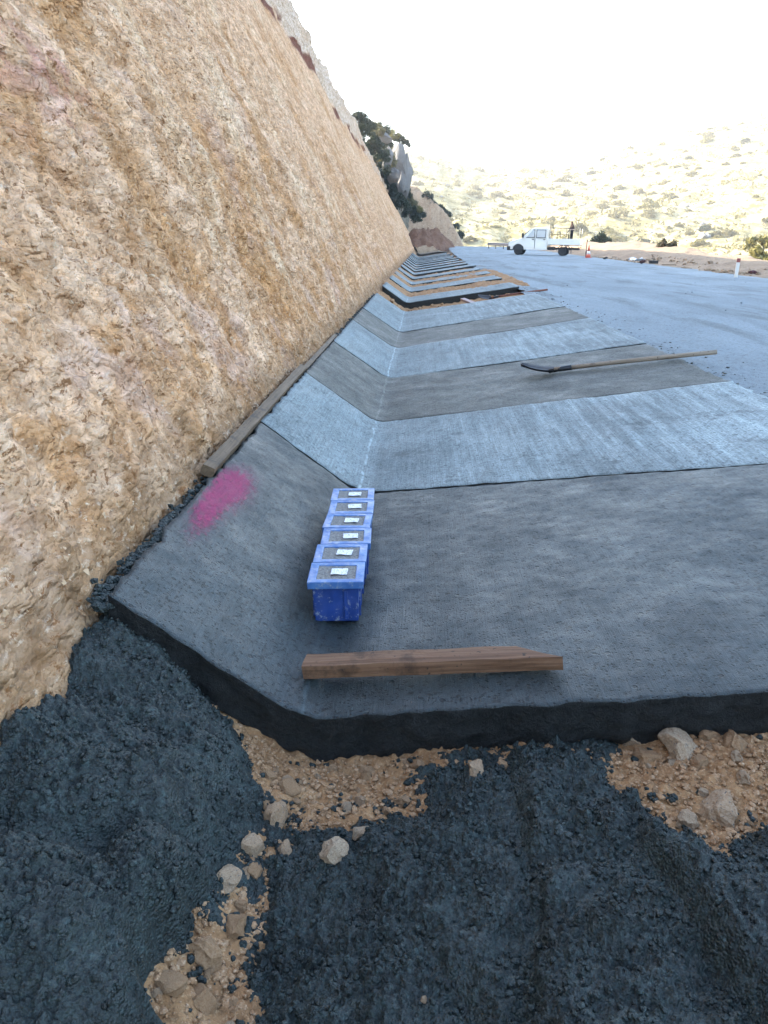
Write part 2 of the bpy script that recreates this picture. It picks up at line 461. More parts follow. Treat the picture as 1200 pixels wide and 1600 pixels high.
def mk_leaf(name, a, b, tr=0.3):
    q = Mat(name, 0.7, 0.2)
    oi = q.n('ShaderNodeObjectInfo')
    f = q.noise(0.9, 3); 
    col = q.mix(q.ramp(f, [(0.35, 0.0), (0.65, 1.0)]), a, b)
    col = q.mix(q.math('MULTIPLY', oi.outputs['Random'], 0.5), col, tuple(x * 0.6 for x in a))
    q.color(col)
    tl = q.n('ShaderNodeBsdfTranslucent'); q.l(col, tl.inputs[0])
    mx = q.n('ShaderNodeMixShader'); mx.inputs[0].default_value = tr
    q.l(q.b.outputs[0], mx.inputs[1]); q.l(tl.outputs[0], mx.inputs[2])
    q.l(mx.outputs[0], q.t.nodes['Material Output'].inputs[0])
    return q.m
M_leafdark = mk_leaf('dark evergreen leaves', (0.0172, 0.0281, 0.0156), (0.0374, 0.0507, 0.0234))
M_leafolive = mk_leaf('dry olive leaves', (0.1170, 0.1053, 0.0429), (0.1872, 0.1638, 0.0741))
M_leafyellow = mk_leaf('yellow green leaves', (0.1560, 0.1404, 0.0390), (0.2340, 0.2028, 0.0702))
M_bark = plain('grey brown bark', (0.10, 0.075, 0.055), 0.9, 0.2)
M_greyrock = mk_stone('grey limestone', (0.10, 0.10, 0.10), (0.22, 0.21, 0.20), False, (0.14, 0.135, 0.13))

# ================================================================== SETTING
# ------------------------------------------------------------------ road edges
def interp(y, tab):
    t = np.array(tab); return [np.interp(y, t[:, 0], t[:, i]) for i in range(1, t.shape[1])]
RL = [(-15, 2.28, 0.38), (20, 2.28, 0.385), (40, 2.3, 0.40), (67, 2.5, 0.52), (100, 3.2, 0.66), (128, 4.2, 0.80), (140, 5.5, 0.5), (160, 9.0, -1.0)]
RR = [(-15, 10.4, 0.28), (28, 11.5, 0.27), (67, 13.3, 0.30), (100, 12.9, 0.60), (128, 14.0, 0.72), (140, 15.5, 0.4), (160, 19.0, -1.1)]
def road_z(x, y):
    xl, zl = interp(y, RL); xr, zr = interp(y, RR)
    t = np.clip((x - xl) / (xr - xl), 0, 1)
    return zl + (zr - zl) * t
ys = np.concatenate([np.arange(-12, 3, 0.6), np.arange(3, 12, 0.09), 12 * 1.012 ** np.arange(0, 216)])
nx = 110
xl, zl = interp(ys, RL); xr, zr = interp(ys, RR)
tt = np.linspace(0, 1, nx) ** 1.3
X = xl[:, None] + (xr - xl)[:, None] * tt[None, :]
Y = np.repeat(ys[:, None], nx, 1)
Z = zl[:, None] + (zr - zl)[:, None] * tt[None, :]
rag = fbm2(Y * 1.4, Y * 0 + 3.3, 4, 5) * 0.22
X = X + rag * np.clip(1 - tt * 12, 0, 1)[None, :] + fbm2(Y * 0.5, Y * 0 + 8, 4, 9) * 0.5 * np.clip(tt * 12 - 11, 0, 1)[None, :]
edge = np.clip(1 - tt * 14, 0, 1)[None, :]
Z = Z + fbm2(X * 0.5, Y * 0.25, 3, 2) * 0.02 + fbm2(X * 9, Y * 9, 3, 4) * 0.010 + edge * (domes(X, Y, 0.06, 8) * 0.012) - edge ** 4 * 0.02
road = link('road', fast_mesh('road', np.stack([X, Y, Z], -1).reshape(-1, 3), grid_faces(len(ys), nx), [M_road]))
struct(road, label='blue-grey dusty road surface still in shade')

# ------------------------------------------------------------------ terrain sheet
def ridge_tan(az):
    # azimuth (deg, from +y to +x) -> tangent of the ridge elevation
    a = np.degrees(az)
    return np.interp(a, [-180, -40, -6, -1, 4, 10, 15, 21, 26, 35, 60, 180], [0.10, 0.12, 0.112, 0.100, 0.080, 0.086, 0.100, 0.124, 0.142, 0.15, 0.13, 0.10])
def terrain(x, y):
    xr_, zr_ = interp(y, RR); xl_, zl_ = interp(y, RL)
    r = np.hypot(x, y); az = np.arctan2(x, y)
    e = x - xr_
    hm = np.interp(y, [0, 34, 50, 62, 72, 110, 130], [0.2, 0.23, 0.42, 0.8, 1.05, 0.5, 0.0])
    mound = hm * sstep(0.1, 3.6, e) * (1 + 0.35 * fbm2(x * 0.4, y * 0.22, 4, 31))
    fall = np.minimum(np.maximum(0, e - 5.5) * 0.55, 14) * sstep(4.5, 9, e)
    zside = zr_ - 0.06 + mound - fall
    z = np.where(e > 0, zside, np.where(x > xl_ - 0.05, road_z(x, y) - 0.12, prof(np.clip(x, XL, XR)) - 0.40))
    z = np.where(y > 142, np.minimum(z, -(y - 142) * 0.12 - 0.6), z)
    z = np.maximum(z, -11.0)
    # hillside across the valley
    r0, r1 = 185.0, 500.0
    t = np.clip((r - r0) / (r1 - r0), 0, 1)
    zr1 = r1 * ridge_tan(az) + CZ
    prf = -11 + (zr1 + 11) * (0.65 * t + 0.35 * t * t)
    lump = fbm2(x * 0.012, y * 0.012, 5, 77) * 14 * np.clip(t * 3, 0, 1) * (1 - 0.6 * t)
    zh = prf + lump - np.maximum(0, r - r1) * 0.12
    return np.where(r > r0, np.maximum(zh, np.where(r < r0 + 8, z, -11)), z)
rr = np.concatenate([[0.2], 0.8 * 1.026 ** np.arange(0, 282)])
az = np.radians(np.concatenate([np.linspace(-180, -12, 40)[:-1], np.linspace(-12, 42, 300), np.linspace(42, 180, 40)[1:]]))
A, Rr = np.meshgrid(az, rr)
X = Rr * np.sin(A); Y = Rr * np.cos(A)
Z = terrain(X, Y)
e_ = X - interp(Y, RR)[0]
Z = Z + np.where((e_ > 0.2) & (Rr < 180), fbm2(X * 1.3, Y * 1.3, 4, 12) * 0.10, 0) + np.where(Rr > 190, fbm2(X * 0.12, Y * 0.12, 4, 15) * 1.6, 0)
nr, na = X.shape
fc = grid_faces(nr, na, True)
rmid = (Rr[:-1, :-1]).reshape(-1)
ground = link('ground', fast_mesh('ground', np.stack([X, Y, Z], -1).reshape(-1, 3), fc, [M_bank, M_hill], (rmid > 150).astype(int)))
struct(ground, label='dry tan road shoulder and sunlit far hillside')

# ------------------------------------------------------------------ bare soil bed of the ditch
ysb = np.concatenate([np.arange(0.4, 1.0, 0.03), np.arange(1.0, 2.35, 0.0075), np.arange(2.35, 17.2, 0.15), np.arange(17.2, 22, 0.03), 22 * 1.004 ** np.arange(0, 345)])
xs = np.concatenate([np.arange(-1.6, 1.5, 0.0085), np.arange(1.5, 2.75, 0.03)])
X, Y = np.meshgrid(xs, ysb)
def soil_z(x, y):
    b = prof(np.clip(x, -0.97, XR)) - 0.155
    b = np.where(y < 2.0, b - 0.02 * (2.0 - y), b)
    b = b - 0.10 * sstep(-0.62, -1.0, x) * sstep(2.15, 1.75, y)
    far = sstep(15, 18, y)
    b = b + far * (np.interp(y, [18, 19.6, 21.5, 31, 34, 90], [0.0, 0.02, 0.15, 0.15, 0.10, 0.09]) + 0.05 * fbm2(x * 1.5, y * 0.7, 3, 45))
    b = np.where((y > 2.3) & (y < 17.0), b - 0.06, b)
    return b + fbm2(x * 4, y * 4, 4, 21) * 0.025
Z = soil_z(X, Y)
det = (Y < 2.4)
Z = Z + np.where(det, domes(X, Y, 0.035, 61, 0.75) * 0.013 + domes(X + 3, Y, 0.016, 63, 0.9) * 0.006, domes(X, Y, 0.14, 65, 0.5) * 0.035)
V = np.stack([X, Y, Z], -1).reshape(-1, 3)
soil = link('soil_bed', fast_mesh('soil_bed', V, grid_faces(len(ysb), len(xs)), [M_soil]))
struct(soil, label='loose tan stony soil in the unlined ditch bed')

# ------------------------------------------------------------------ cut rock face
KF = 0.487
def cliff_section(t):
    """t: metres up the section -> (x, z, outward normal x, z); cut face then weathered band then slope"""
    th = math.atan(KF)
    f = 9.0                        # length of the cut face
    x = np.where(t < f, -t * math.sin(th), -f * math.sin(th) - (t - f) * 0.36)
    z = np.where(t < f, t * math.cos(th), f * math.cos(th) + (t - f) * 0.93)
    g = f + 2.8
    gx = -f * math.sin(th) - 2.8 * 0.36; gz = f * math.cos(th) + 2.8 * 0.93
    x = np.where(t > g, gx - (t - g) * 0.93, x); z = np.where(t > g, gz + (t - g) * 0.26, z)
    return x, z
ys = [-16.0]
while ys[-1] < 128:
    y = ys[-1]
    ys.append(y + max(0.010, 1.45 * (y * y + 9) / 2364 * (1.0 if y > 0.6 else 6)) if y < 24 else y + 0.33)
ys = np.array(ys)
ts = [-0.5]
while ts[-1] < 24:
    t = ts[-1]; ts.append(t + (0.0105 + 0.0034 * max(0, t) if t < 12.5 else 0.8))
ts = np.array(ts)
T, Y = np.meshgrid(ts, ys)
x0 = -1.045 + 0.16 * sstep(60, 128, Y) - 0.6 * sstep(1.45, 0.95, Y)
bx, bz = cliff_section(T)
fade = sstep(2.2, 0.0, T)          # rougher broken rock near the foot
yw = Y + T * 0.10 + 0.25 * fbm2(Y * 0.4, T * 0.3, 2, 90)
groove = fbm2(yw * 2.3, T * 0.22, 4, 101)
ridg = 1 - np.abs(groove) * 2
D = 0.30 * fbm2(Y * 0.30, T * 0.22, 3, 102) * sstep(0, 2, T) + (0.035 * groove + 0.01 * ridg) * 2.2 * sstep(0.0, 0.45, fbm2(Y * 0.7, T * 0.5, 3, 104))
f1, f2, cid = worley2(yw * 2.2 + 0.4 * fbm2(Y * 3, T * 3, 2, 5), T * 1.5, 110)
D += (0.075 + 0.03 * fade) * (cid - 0.5) * sstep(0.0, 0.16, f2 - f1)
f1, f2, cid = worley2(yw * 4.5 + fbm2(Y * 7, T * 7, 2, 6) * 0.5, T * 5.5, 111)
D += (0.040 + 0.026 * fade) * (cid - 0.4) * sstep(0.0, 0.25, f2 - f1)
f1, f2, cid3 = worley2(Y * 13, T * 19, 112)
D += (0.020 + 0.012 * fade) * (cid3 - 0.3) * sstep(0.6, 0.2, f1)
D += 0.026 * fbm2(Y * 8, T * 12, 4, 113, 0.65) + 0.03 * fade * fbm2(Y * 3, T * 3, 3, 114)
holes = worley2(Y * 0.8, T * 0.8, 120)
D -= 0.12 * (holes[2] > 0.72) * sstep(0.10, 0.02, holes[0]) * sstep(0.5, 1.5, T)
wb = sstep(8.8, 9.3, T + 0.5 * fbm2(Y * 0.2, T * 0.5, 3, 133)) * sstep(30, 12, T)      # weathered band on top
D += wb * (0.35 * fbm2(Y * 0.5, T * 1.0, 4, 130) + 0.05 * (worley2(Y * 0.8, T * 1.3, 131)[2] - 0.5))
D *= sstep(128, 120, Y) * 0.8 + 0.2
D *= 0.42 + 0.40 * sstep(0.1, 1.2, T)
D *= 1 - 0.35 * sstep(3, 7, T) * (1 - wb)
th = math.atan(KF)
crest_drop = 1 - 0.10 * sstep(40, 128, Y) + 0.05 * fbm2(Y * 0.05, Y * 0, 3, 140)
X = x0 + bx * (0.985 + 0.03 * fbm2(Y * 0.05, Y * 0 + 5, 2, 141)) + D * math.cos(th)
Zc = 0.40 + bz * crest_drop + D * math.sin(th)
# colours
cream = np.array([0.655, 0.435, 0.275]); ochre = np.array([0.49, 0.27, 0.12]); white = np.array([0.76, 0.575, 0.39])
pinkg = np.array([0.56, 0.38, 0.29]); redb = np.array([0.16, 0.055, 0.035]); grey = np.array([0.60, 0.53, 0.45])
rust = np.array([0.48, 0.25, 0.10])
def mixc(c, k, b): return c + (b - c) * np.clip(k, 0, 1)[..., None]
C = np.broadcast_to(cream, Y.shape + (3,)).copy()
n1 = fbm2(Y * 0.55, T * 0.42, 5, 150, 0.6); n2 = fbm2(Y * 0.9 + 9, T * 0.6, 5, 151, 0.6); n3 = fbm2(yw * 2.6, T * 0.25, 4, 152)
C = mixc(C, sstep(0.05, 0.42, n1) * 0.75, ochre)
C = mixc(C, sstep(0.12, 0.45, n2) * 0.6, white)
C = mixc(C, sstep(0.14, 0.4, n3) * 0.22, ochre)
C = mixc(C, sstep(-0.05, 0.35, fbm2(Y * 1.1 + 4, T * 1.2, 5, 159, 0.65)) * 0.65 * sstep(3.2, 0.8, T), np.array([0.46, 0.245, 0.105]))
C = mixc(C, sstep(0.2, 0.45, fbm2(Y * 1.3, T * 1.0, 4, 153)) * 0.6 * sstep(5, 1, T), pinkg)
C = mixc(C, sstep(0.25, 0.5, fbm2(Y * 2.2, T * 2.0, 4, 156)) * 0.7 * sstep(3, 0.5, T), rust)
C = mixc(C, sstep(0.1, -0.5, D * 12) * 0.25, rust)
pk = np.exp(-(((Y - 3.7) / 0.5) ** 2 + ((T - 2.25) / 0.45) ** 2)) + 0.8 * np.exp(-(((Y - 4.4) / 0.25) ** 2 + ((T - 1.95) / 0.2) ** 2))
C = mixc(C, pk * sstep(-0.15, 0.3, fbm2(Y * 7, T * 7, 4, 154)) * 0.8, np.array([0.48, 0.22, 0.19]))
seam = sstep(0.10, 0.0, np.abs(T - 8.9 - 0.6 * fbm2(Y * 0.12, Y * 0, 3, 155)) / 3.0 - 0.05) * sstep(-0.05, 0.15, fbm2(Y * 0.22, T * 0.6, 3, 157))
C = mixc(C, wb * 0.7, grey)
C = mixc(C, seam * 1.3 * sstep(12, 18, Y), redb)
C = mixc(C, sstep(50, 90, Y) * sstep(4.5, 8.5, T) * (0.35 + n3) * 0.9, rust)
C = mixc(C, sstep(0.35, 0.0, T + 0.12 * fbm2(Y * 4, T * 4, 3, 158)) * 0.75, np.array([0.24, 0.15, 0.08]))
ny_, nt_ = Y.shape
CL_T, CL_Y, CL_P = T, Y, np.stack([X, Y, Zc], -1)
M_rub = mk_soil('broken rock', (0.42, 0.27, 0.15), (0.56, 0.40, 0.25), (0.66, 0.52, 0.37), 0.01, 0.7)
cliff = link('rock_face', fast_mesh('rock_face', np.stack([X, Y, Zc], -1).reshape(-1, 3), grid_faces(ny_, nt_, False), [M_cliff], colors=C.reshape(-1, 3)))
struct(cliff, label='tall cut tan rock face with excavator grooves')

# ================================================================== CONCRETE DITCH SLABS
def make_slab(name, y0, y1, sk0, sk1, top, side, nx, ny, lift=0.0, thick=0.15, rough=0.004, seed=0, edge_rag=0.012, x1=None):
    xr1 = x1 or XR
    n_l = max(6, int(nx * 0.22))
    xs = np.concatenate([np.linspace(XL, XI, n_l)[:-1], np.linspace(XI, xr1, nx - n_l + 1)])
    nx = len(xs)
    v = np.linspace(0, 1, ny)
    Xg = np.repeat(xs[None], ny, 0)
    ya = y0 - sk0 * (xs - XI) + edge_rag * fbm2(xs * 9, xs * 0, 4, seed + 1)
    yb = y1 - sk1 * (xs - XI) + edge_rag * fbm2(xs * 9, xs * 0, 4, seed + 2)
    Yg = ya[None] + (yb - ya)[None] * v[:, None]
    xo = edge_rag * 1.5 * fbm2(Yg[:, 0] * 7, Yg[:, 0] * 0, 4, seed + 3)
    xo2 = edge_rag * 3 * fbm2(Yg[:, -1] * 5, Yg[:, -1] * 0, 4, seed + 4)
    Xg = Xg + xo[:, None] * np.clip(1 - np.arange(nx) / 4, 0, 1)[None] + xo2[:, None] * np.clip(1 - np.arange(nx)[::-1] / 4, 0, 1)[None]
    Zg = prof(Xg) + lift + 0.010 * fbm2(Xg * 1.2, Yg * 1.2, 3, seed + 5) + rough * fbm2(Xg * 14, Yg * 14, 3, seed + 6)
    # worn arris
    ed = np.minimum(np.minimum(np.arange(ny)[:, None], np.arange(ny)[::-1][:, None]), np.minimum(np.arange(nx)[None], np.arange(nx)[::-1][None]))
    Zg = Zg - np.where(ed == 0, 0.003, 0)
    V = [np.stack([Xg, Yg, Zg], -1).reshape(-1, 3)]
    F = [grid_faces(ny, nx)]
    idx = np.arange(ny * nx).reshape(ny, nx)
    ring = np.concatenate([idx[0, :], idx[1:, -1], idx[-1, ::-1][1:], idx[1:-1, 0][::-1]])
    outn = np.concatenate([np.tile([[0, -1]], (nx, 1)), np.tile([[1, 0]], (ny - 1, 1)), np.tile([[0, 1]], (nx - 1, 1)), np.tile([[-1, 0]], (ny - 2, 1))])
    P = V[0][ring]; base = ny * nx; prev = ring; nrow = 9
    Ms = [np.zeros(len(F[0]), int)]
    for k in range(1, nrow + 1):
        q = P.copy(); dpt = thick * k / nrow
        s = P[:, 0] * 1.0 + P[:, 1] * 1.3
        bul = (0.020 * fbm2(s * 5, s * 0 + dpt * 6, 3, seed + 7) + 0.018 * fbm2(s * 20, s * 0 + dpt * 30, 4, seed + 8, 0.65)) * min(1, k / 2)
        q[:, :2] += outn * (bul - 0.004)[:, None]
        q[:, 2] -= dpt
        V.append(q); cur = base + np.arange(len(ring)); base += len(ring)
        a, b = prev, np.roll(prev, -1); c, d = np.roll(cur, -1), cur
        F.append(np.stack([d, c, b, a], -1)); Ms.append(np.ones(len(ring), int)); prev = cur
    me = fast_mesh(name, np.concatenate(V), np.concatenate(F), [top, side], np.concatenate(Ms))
    return link(name, me)

J = [2.12, 4.48, 6.43, 8.64, 11.21, 13.28, 17.3]
SK = []
for (inv, rt, jy) in (((470, 1125), (1200, 1078), 0), ((535, 770), (1200, 725), 1), ((580, 660), (1130, 598), 2), ((607, 592), (1000, 538), 3), ((620, 545), (910, 488), 4), ((625, 520), (880, 472), 5)):
    a = on_prof(*inv); b = on_prof(*rt)
    J[jy] = float(on_z(*inv, 0.0)[1]); SK.append(float(np.clip((J[jy] - b[1]) / (b[0] - XI), -0.1, 0.3)))
SK.append(0.05)
G1 = 'slabs of the finished ditch lining'
near = [
    (M_wet, 150, 110, 0.0, 'nearest dark wet concrete ditch slab carrying the blue moulds and pink paint'),
    (M_dry, 120, 60, 0.006, 'second slab from the front, pale, white with dust and painted sheen, just behind the blue moulds'),
    (M_damp, 110, 50, 0.0, 'damp brownish grey slab under the long-handled shovel'),
    (M_dry, 100, 40, 0.006, 'pale slab directly behind the one with the long-handled shovel'),
    (M_damp, 90, 30, 0.0, 'narrow-looking damp grey slab, fifth from the front'),
    (M_dry, 90, 40, 0.006, 'farthest slab of the closed run, pale, ending at bare soil'),
]
for i, (mt, nx_, ny_, lf, lab) in enumerate(near):
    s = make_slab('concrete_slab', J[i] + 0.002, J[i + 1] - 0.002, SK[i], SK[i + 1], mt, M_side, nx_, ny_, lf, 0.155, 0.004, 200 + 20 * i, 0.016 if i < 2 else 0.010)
    tag(s, lab, 'concrete slab', G1)['kind'] = 'thing'
G2 = 'slabs cast singly with bare soil gaps between'
ordn = ['first', 'second', 'third', 'fourth', 'fifth', 'sixth', 'seventh', 'eighth', 'ninth', 'tenth', 'eleventh', 'twelfth', 'thirteenth', 'fourteenth', 'fifteenth']
for k in range(15):
    y0 = 19.7 + 4.3 * k
    if y0 > 82: break
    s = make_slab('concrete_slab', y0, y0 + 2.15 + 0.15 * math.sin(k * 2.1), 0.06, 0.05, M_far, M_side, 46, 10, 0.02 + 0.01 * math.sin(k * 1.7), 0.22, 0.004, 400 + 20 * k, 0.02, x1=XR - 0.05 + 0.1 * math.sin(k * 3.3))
    tag(s, ordn[k] + ' separate raised slab counted from the bare soil gap, soil showing around it', 'concrete slab', G2)['kind'] = 'thing'

# ================================================================== FAR SETTING: earth pile, spur, wooded bluff
def patch(name, x0, x1, y0, y1, nx, ny, fn, mat):
    X, Y = np.meshgrid(np.linspace(x0, x1, nx), np.linspace(y0, y1, ny))
    Z = fn(X, Y)
    return link(name, fast_mesh(name, np.stack([X, Y, Z], -1).reshape(-1, 3), grid_faces(ny, nx), [mat]))
def pile_fn(X, Y):
    d = np.sqrt(((X - 0.4) / 3.4) ** 2 + ((Y - 116) / 9.0) ** 2)
    z = 2.7 * np.clip(1.25 - d, 0, 0.8) ** 0.6
    z = z * (1 + 0.5 * fbm2(X * 0.5, Y * 0.3, 4, 301)) + 0.5 * fbm2(X * 0.9, Y * 0.6, 4, 302) * (z > 0.05)
    return z + 0.30
pile = patch('earth_pile', -4.5, 4.6, 106, 126, 90, 80, pile_fn, M_red)
tag(pile, 'red-brown earth pile closing the far end of the ditch', 'earth pile')
def spur_fn(X, Y):
    cr = np.interp(X, [-16, -2, 0.5, 3.6, 5.4, 7.4, 9], [13, 11.5, 9.6, 7.2, 4.4, 0.6, -3])
    cr = cr + 0.5 * fbm2(X * 0.7, X * 0, 3, 311)
    up = (Y - 148) * 1.5 + 0.6 * fbm2(X * 0.8, Y * 0.25, 4, 312)
    return np.minimum(up, cr - (Y - 150) * 0.03) + 0.2 * fbm2(X * 2, Y * 2, 3, 313)
M_spur = mk_soil('tan cut slope', (0.34, 0.22, 0.13), (0.44, 0.31, 0.20), (0.52, 0.40, 0.28), 0.2, 0.08)
spur = struct(patch('cut_slope', -14, 9, 146, 180, 110, 90, spur_fn, M_spur), label='second tan cut slope farther along the road')
# wooded bluff behind the end of the rock face
u, v = np.meshgrid(np.linspace(-math.pi, math.pi, 120), np.linspace(-0.35, math.pi / 2, 70))
def sp(c, e): return np.sign(c) * np.abs(c) ** e
ex = 0.62
bx_ = -11.5 + 9.0 * sp(np.cos(v), ex) * sp(np.cos(u), 0.8)
by_ = 140 + 13 * sp(np.cos(v), ex) * sp(np.sin(u), 0.8)
bz_ = 0.0 + 15.5 * sp(np.sin(v), ex)
dn = 1.0 * fbm2(bx_ * 0.3 + by_ * 0.2, bz_ * 0.25, 4, 321)
bx_ += dn * np.cos(u); by_ += dn * np.sin(u); bz_ += 0.8 * fbm2(bx_ * 0.4, by_ * 0.4, 3, 322)
M_bluff = mk_soil('bluff ground', (0.10, 0.085, 0.055), (0.16, 0.14, 0.10), (0.30, 0.27, 0.23), 0.2, 0.06)
bluff = struct(link('hill', fast_mesh('hill', np.stack([bx_, by_, bz_], -1).reshape(-1, 3), grid_faces(70, 120), [M_bluff])), label='steep wooded bluff behind the rock face')

def rock_mesh(name, seed, mat, sub=3, flat=0.78, rough=0.32):
    r = random.Random(seed)
    bm = bmesh.new(); bmesh.ops.create_icosphere(bm, subdivisions=sub, radius=0.5)
    pl = []
    for _ in range(13):
        n = Vector((r.gauss(0, 1), r.gauss(0, 1), r.gauss(0, 1))).normalized(); pl.append((n, r.uniform(0.24, 0.40)))
    P = np.array([v.co[:] for v in bm.verts])
    d1 = fbm2(P[:, 0] * 3 + P[:, 2] * 2.1, P[:, 1] * 3 - P[:, 2] * 1.7, 3, seed)
    for v, n1 in zip(bm.verts, d1):
        c = v.co.copy()
        for n, k in pl:
            q = c.dot(n)
            if q > k: c -= n * (q - k) * 0.97
        c *= 1 + rough * n1
        v.co = Vector((c.x * 1.1, c.y * 0.95, c.z * flat))
    return bm_mesh(name, bm, mat, False)
ROCK = [rock_mesh('rock', 500 + i, M_stone) for i in range(6)]
ROCKC = [rock_mesh('rock', 520 + i, M_stone_clean) for i in range(5)]
ROCKG = [rock_mesh('rock', 540 + i, M_greyrock, 3, 1.0) for i in range(3)]

# rock pillars on the bluff
for k, (px, py0, py1, w) in enumerate([(622, 225, 282, 2.6), (606, 228, 262, 1.8), (598, 206, 222, 1.5), (632, 235, 300, 2.0), (612, 262, 285, 1.6), (588, 215, 235, 1.4)]):
    Yp = 117.0 if k in (0, 3) else 112.0
    a = on_y(px, py0, Yp); b = on_y(px, py1, Yp)
    h = abs(a[2] - b[2])
    o = link('rock_pillar', ROCKG[k % 3], loc=(a[0], Yp + 1.2, (a[2] + b[2]) / 2), rot=(0.1, 0.05, k * 1.3), scl=(w * 1.5, w * 1.2, h * 1.3))
    o.parent = bluff

# ------------------------------------------------------------------ shrubs and trees
def leaf_cloud(seed, n, leaf, clumps, rad, squash=1.0):
    g = np.random.default_rng(seed)
    cc = g.normal(size=(clumps, 3)); cc /= np.linalg.norm(cc, axis=1)[:, None]
    cc *= (g.uniform(0.35, 0.85, clumps) ** 0.6)[:, None] * rad
    cc[:, 2] = np.abs(cc[:, 2]) * squash * 1.1 + 0.12 * rad
    cr = g.uniform(0.22, 0.42, clumps) * rad
    i = g.integers(0, clumps, n)
    d = g.normal(size=(n, 3)); d /= np.linalg.norm(d, axis=1)[:, None]
    p = cc[i] + d * (cr[i] * g.uniform(0.45, 1.05, n))[:, None]
    a = g.normal(size=(n, 3)); a = np.cross(a, d); a /= np.linalg.norm(a, axis=1)[:, None] + 1e-9
    b = np.cross(d + 0.6 * g.normal(size=(n, 3)), a); b /= np.linalg.norm(b, axis=1)[:, None] + 1e-9
    s = leaf * g.uniform(0.6, 1.3, n)[:, None]
    V = np.stack([p - a * s * 0.4, p + b * s * 0.5, p + a * s * 0.4, p + b * s * -0.9], 1).reshape(-1, 3)
    return V, np.arange(4 * n).reshape(n, 4)
def stem_mesh(name, seed, h, r, lean=0.2, limbs=4):
    g = random.Random(seed); bm = bmesh.new()
    top = Vector((g.uniform(-lean, lean) * h, g.uniform(-lean, lean) * h, h))
    mid = top * 0.5 + Vector((g.uniform(-.1, .1), g.uniform(-.1, .1), 0)) * h
    tube_bm([(0, 0, -0.25 * h), mid, top], r, 6, bm, r * 0.45)
    for k in range(limbs):
        s = mid.lerp(top, k / limbs); a = g.uniform(0, 6.28)
        e = s + Vector((math.cos(a), math.sin(a), 0.8)) * h * 0.6
        tube_bm([s, s.lerp(e, 0.5) + Vector((0, 0, 0.05 * h)), e], r * 0.45, 5, bm, r * 0.2)
    return bm_mesh(name, bm, M_bark, True)
def crown_mesh(name, seed, n, leaf, clumps, rad, mat, squash=1.0):
    V, F = leaf_cloud(seed, n, leaf, clumps, rad, squash)
    return fast_mesh(name, V, F, [mat], smooth=False)
CR_D = [crown_mesh('crown', 600 + i, 1500, 0.16, 16, 1.0, M_leafdark) for i in range(4)]
CR_O = [crown_mesh('crown', 620 + i, 800, 0.20, 12, 1.0, M_leafolive, 0.8) for i in range(4)]
CR_Y = [crown_mesh('crown', 640 + i, 900, 0.18, 12, 1.0, M_leafyellow, 0.9) for i in range(3)]
STEM = [stem_mesh('trunk', 660 + i, 0.6, 0.06) for i in range(4)]
def shrub(name, loc, size, crown, k, label, group=None, cat='shrub', tall=1.0):
    e = empty(name, loc, random.uniform(0, 6.28)); e.scale = (size, size, size * tall)
    link('trunk', STEM[k % 4], e); link('crown', crown, e)
    return tag(e, label, cat, group)
# dark shrubs on the bluff and along the lip of the rock face: (px, py, distance, radius m)
GB = 'dark evergreen shrubs on the bluff'
bl = [(560, 183, 92, 1.3), (571, 196, 98, 1.5), (584, 199, 112, 1.7), (597, 203, 122, 1.7), (611, 209, 126, 1.6), (624, 217, 128, 1.4), (634, 224, 129, 1.0), (577, 222, 100, 1.8), (590, 240, 106, 1.9), (602, 247, 114, 2.0), (613, 244, 124, 1.7),
      (597, 265, 112, 1.6), (608, 283, 115, 1.8), (620, 292, 120, 1.9), (631, 300, 121, 1.6), (617, 305, 114, 1.4), (627, 318, 117, 1.6), (638, 314, 122, 1.6), (640, 330, 119, 1.5), (651, 326, 124, 1.4), (648, 339, 120, 1.3), (656, 336, 126, 1.2), (566, 205, 94, 1.2), (586, 226, 101, 1.3), (638, 268, 127, 0.9), (604, 226, 120, 1.3)]
for k, (px, py, Yd, r) in enumerate(bl):
    p = on_y(px, py, Yd)
    r *= 0.82
    cm = CR_Y[k % 3] if k in (4, 19) else (CR_O[k % 4] if k in (2, 9, 17) else CR_D[k % 4])
    kd = 'yellow-green' if cm in CR_Y else ('olive' if cm in CR_O else 'dark green')
    where = 'near the top of' if py < 230 else ('halfway down' if py < 290 else 'at the foot of')
    shrub('evergreen_shrub', (p[0], p[1], p[2] - r * 0.6), r, cm, k, f'{kd} shrub {where} the steep bluff behind the rock face', GB)
# bushes in front of the second cut slope's right edge
for k, (px, py, r) in enumerate([(676, 318, 1.1), (688, 326, 1.2), (697, 333, 1.1), (712, 352, 0.9), (720, 366, 1.1), (668, 305, 1.2)]):
    p = on_y(px, py, 154)
    shrub('evergreen_shrub', (p[0], 154, p[2] - r * 0.7), r, CR_D[(k + 1) % 4], k, 'dark low shrub on the rim of the second cut slope', 'shrubs on the rim of the second cut slope')
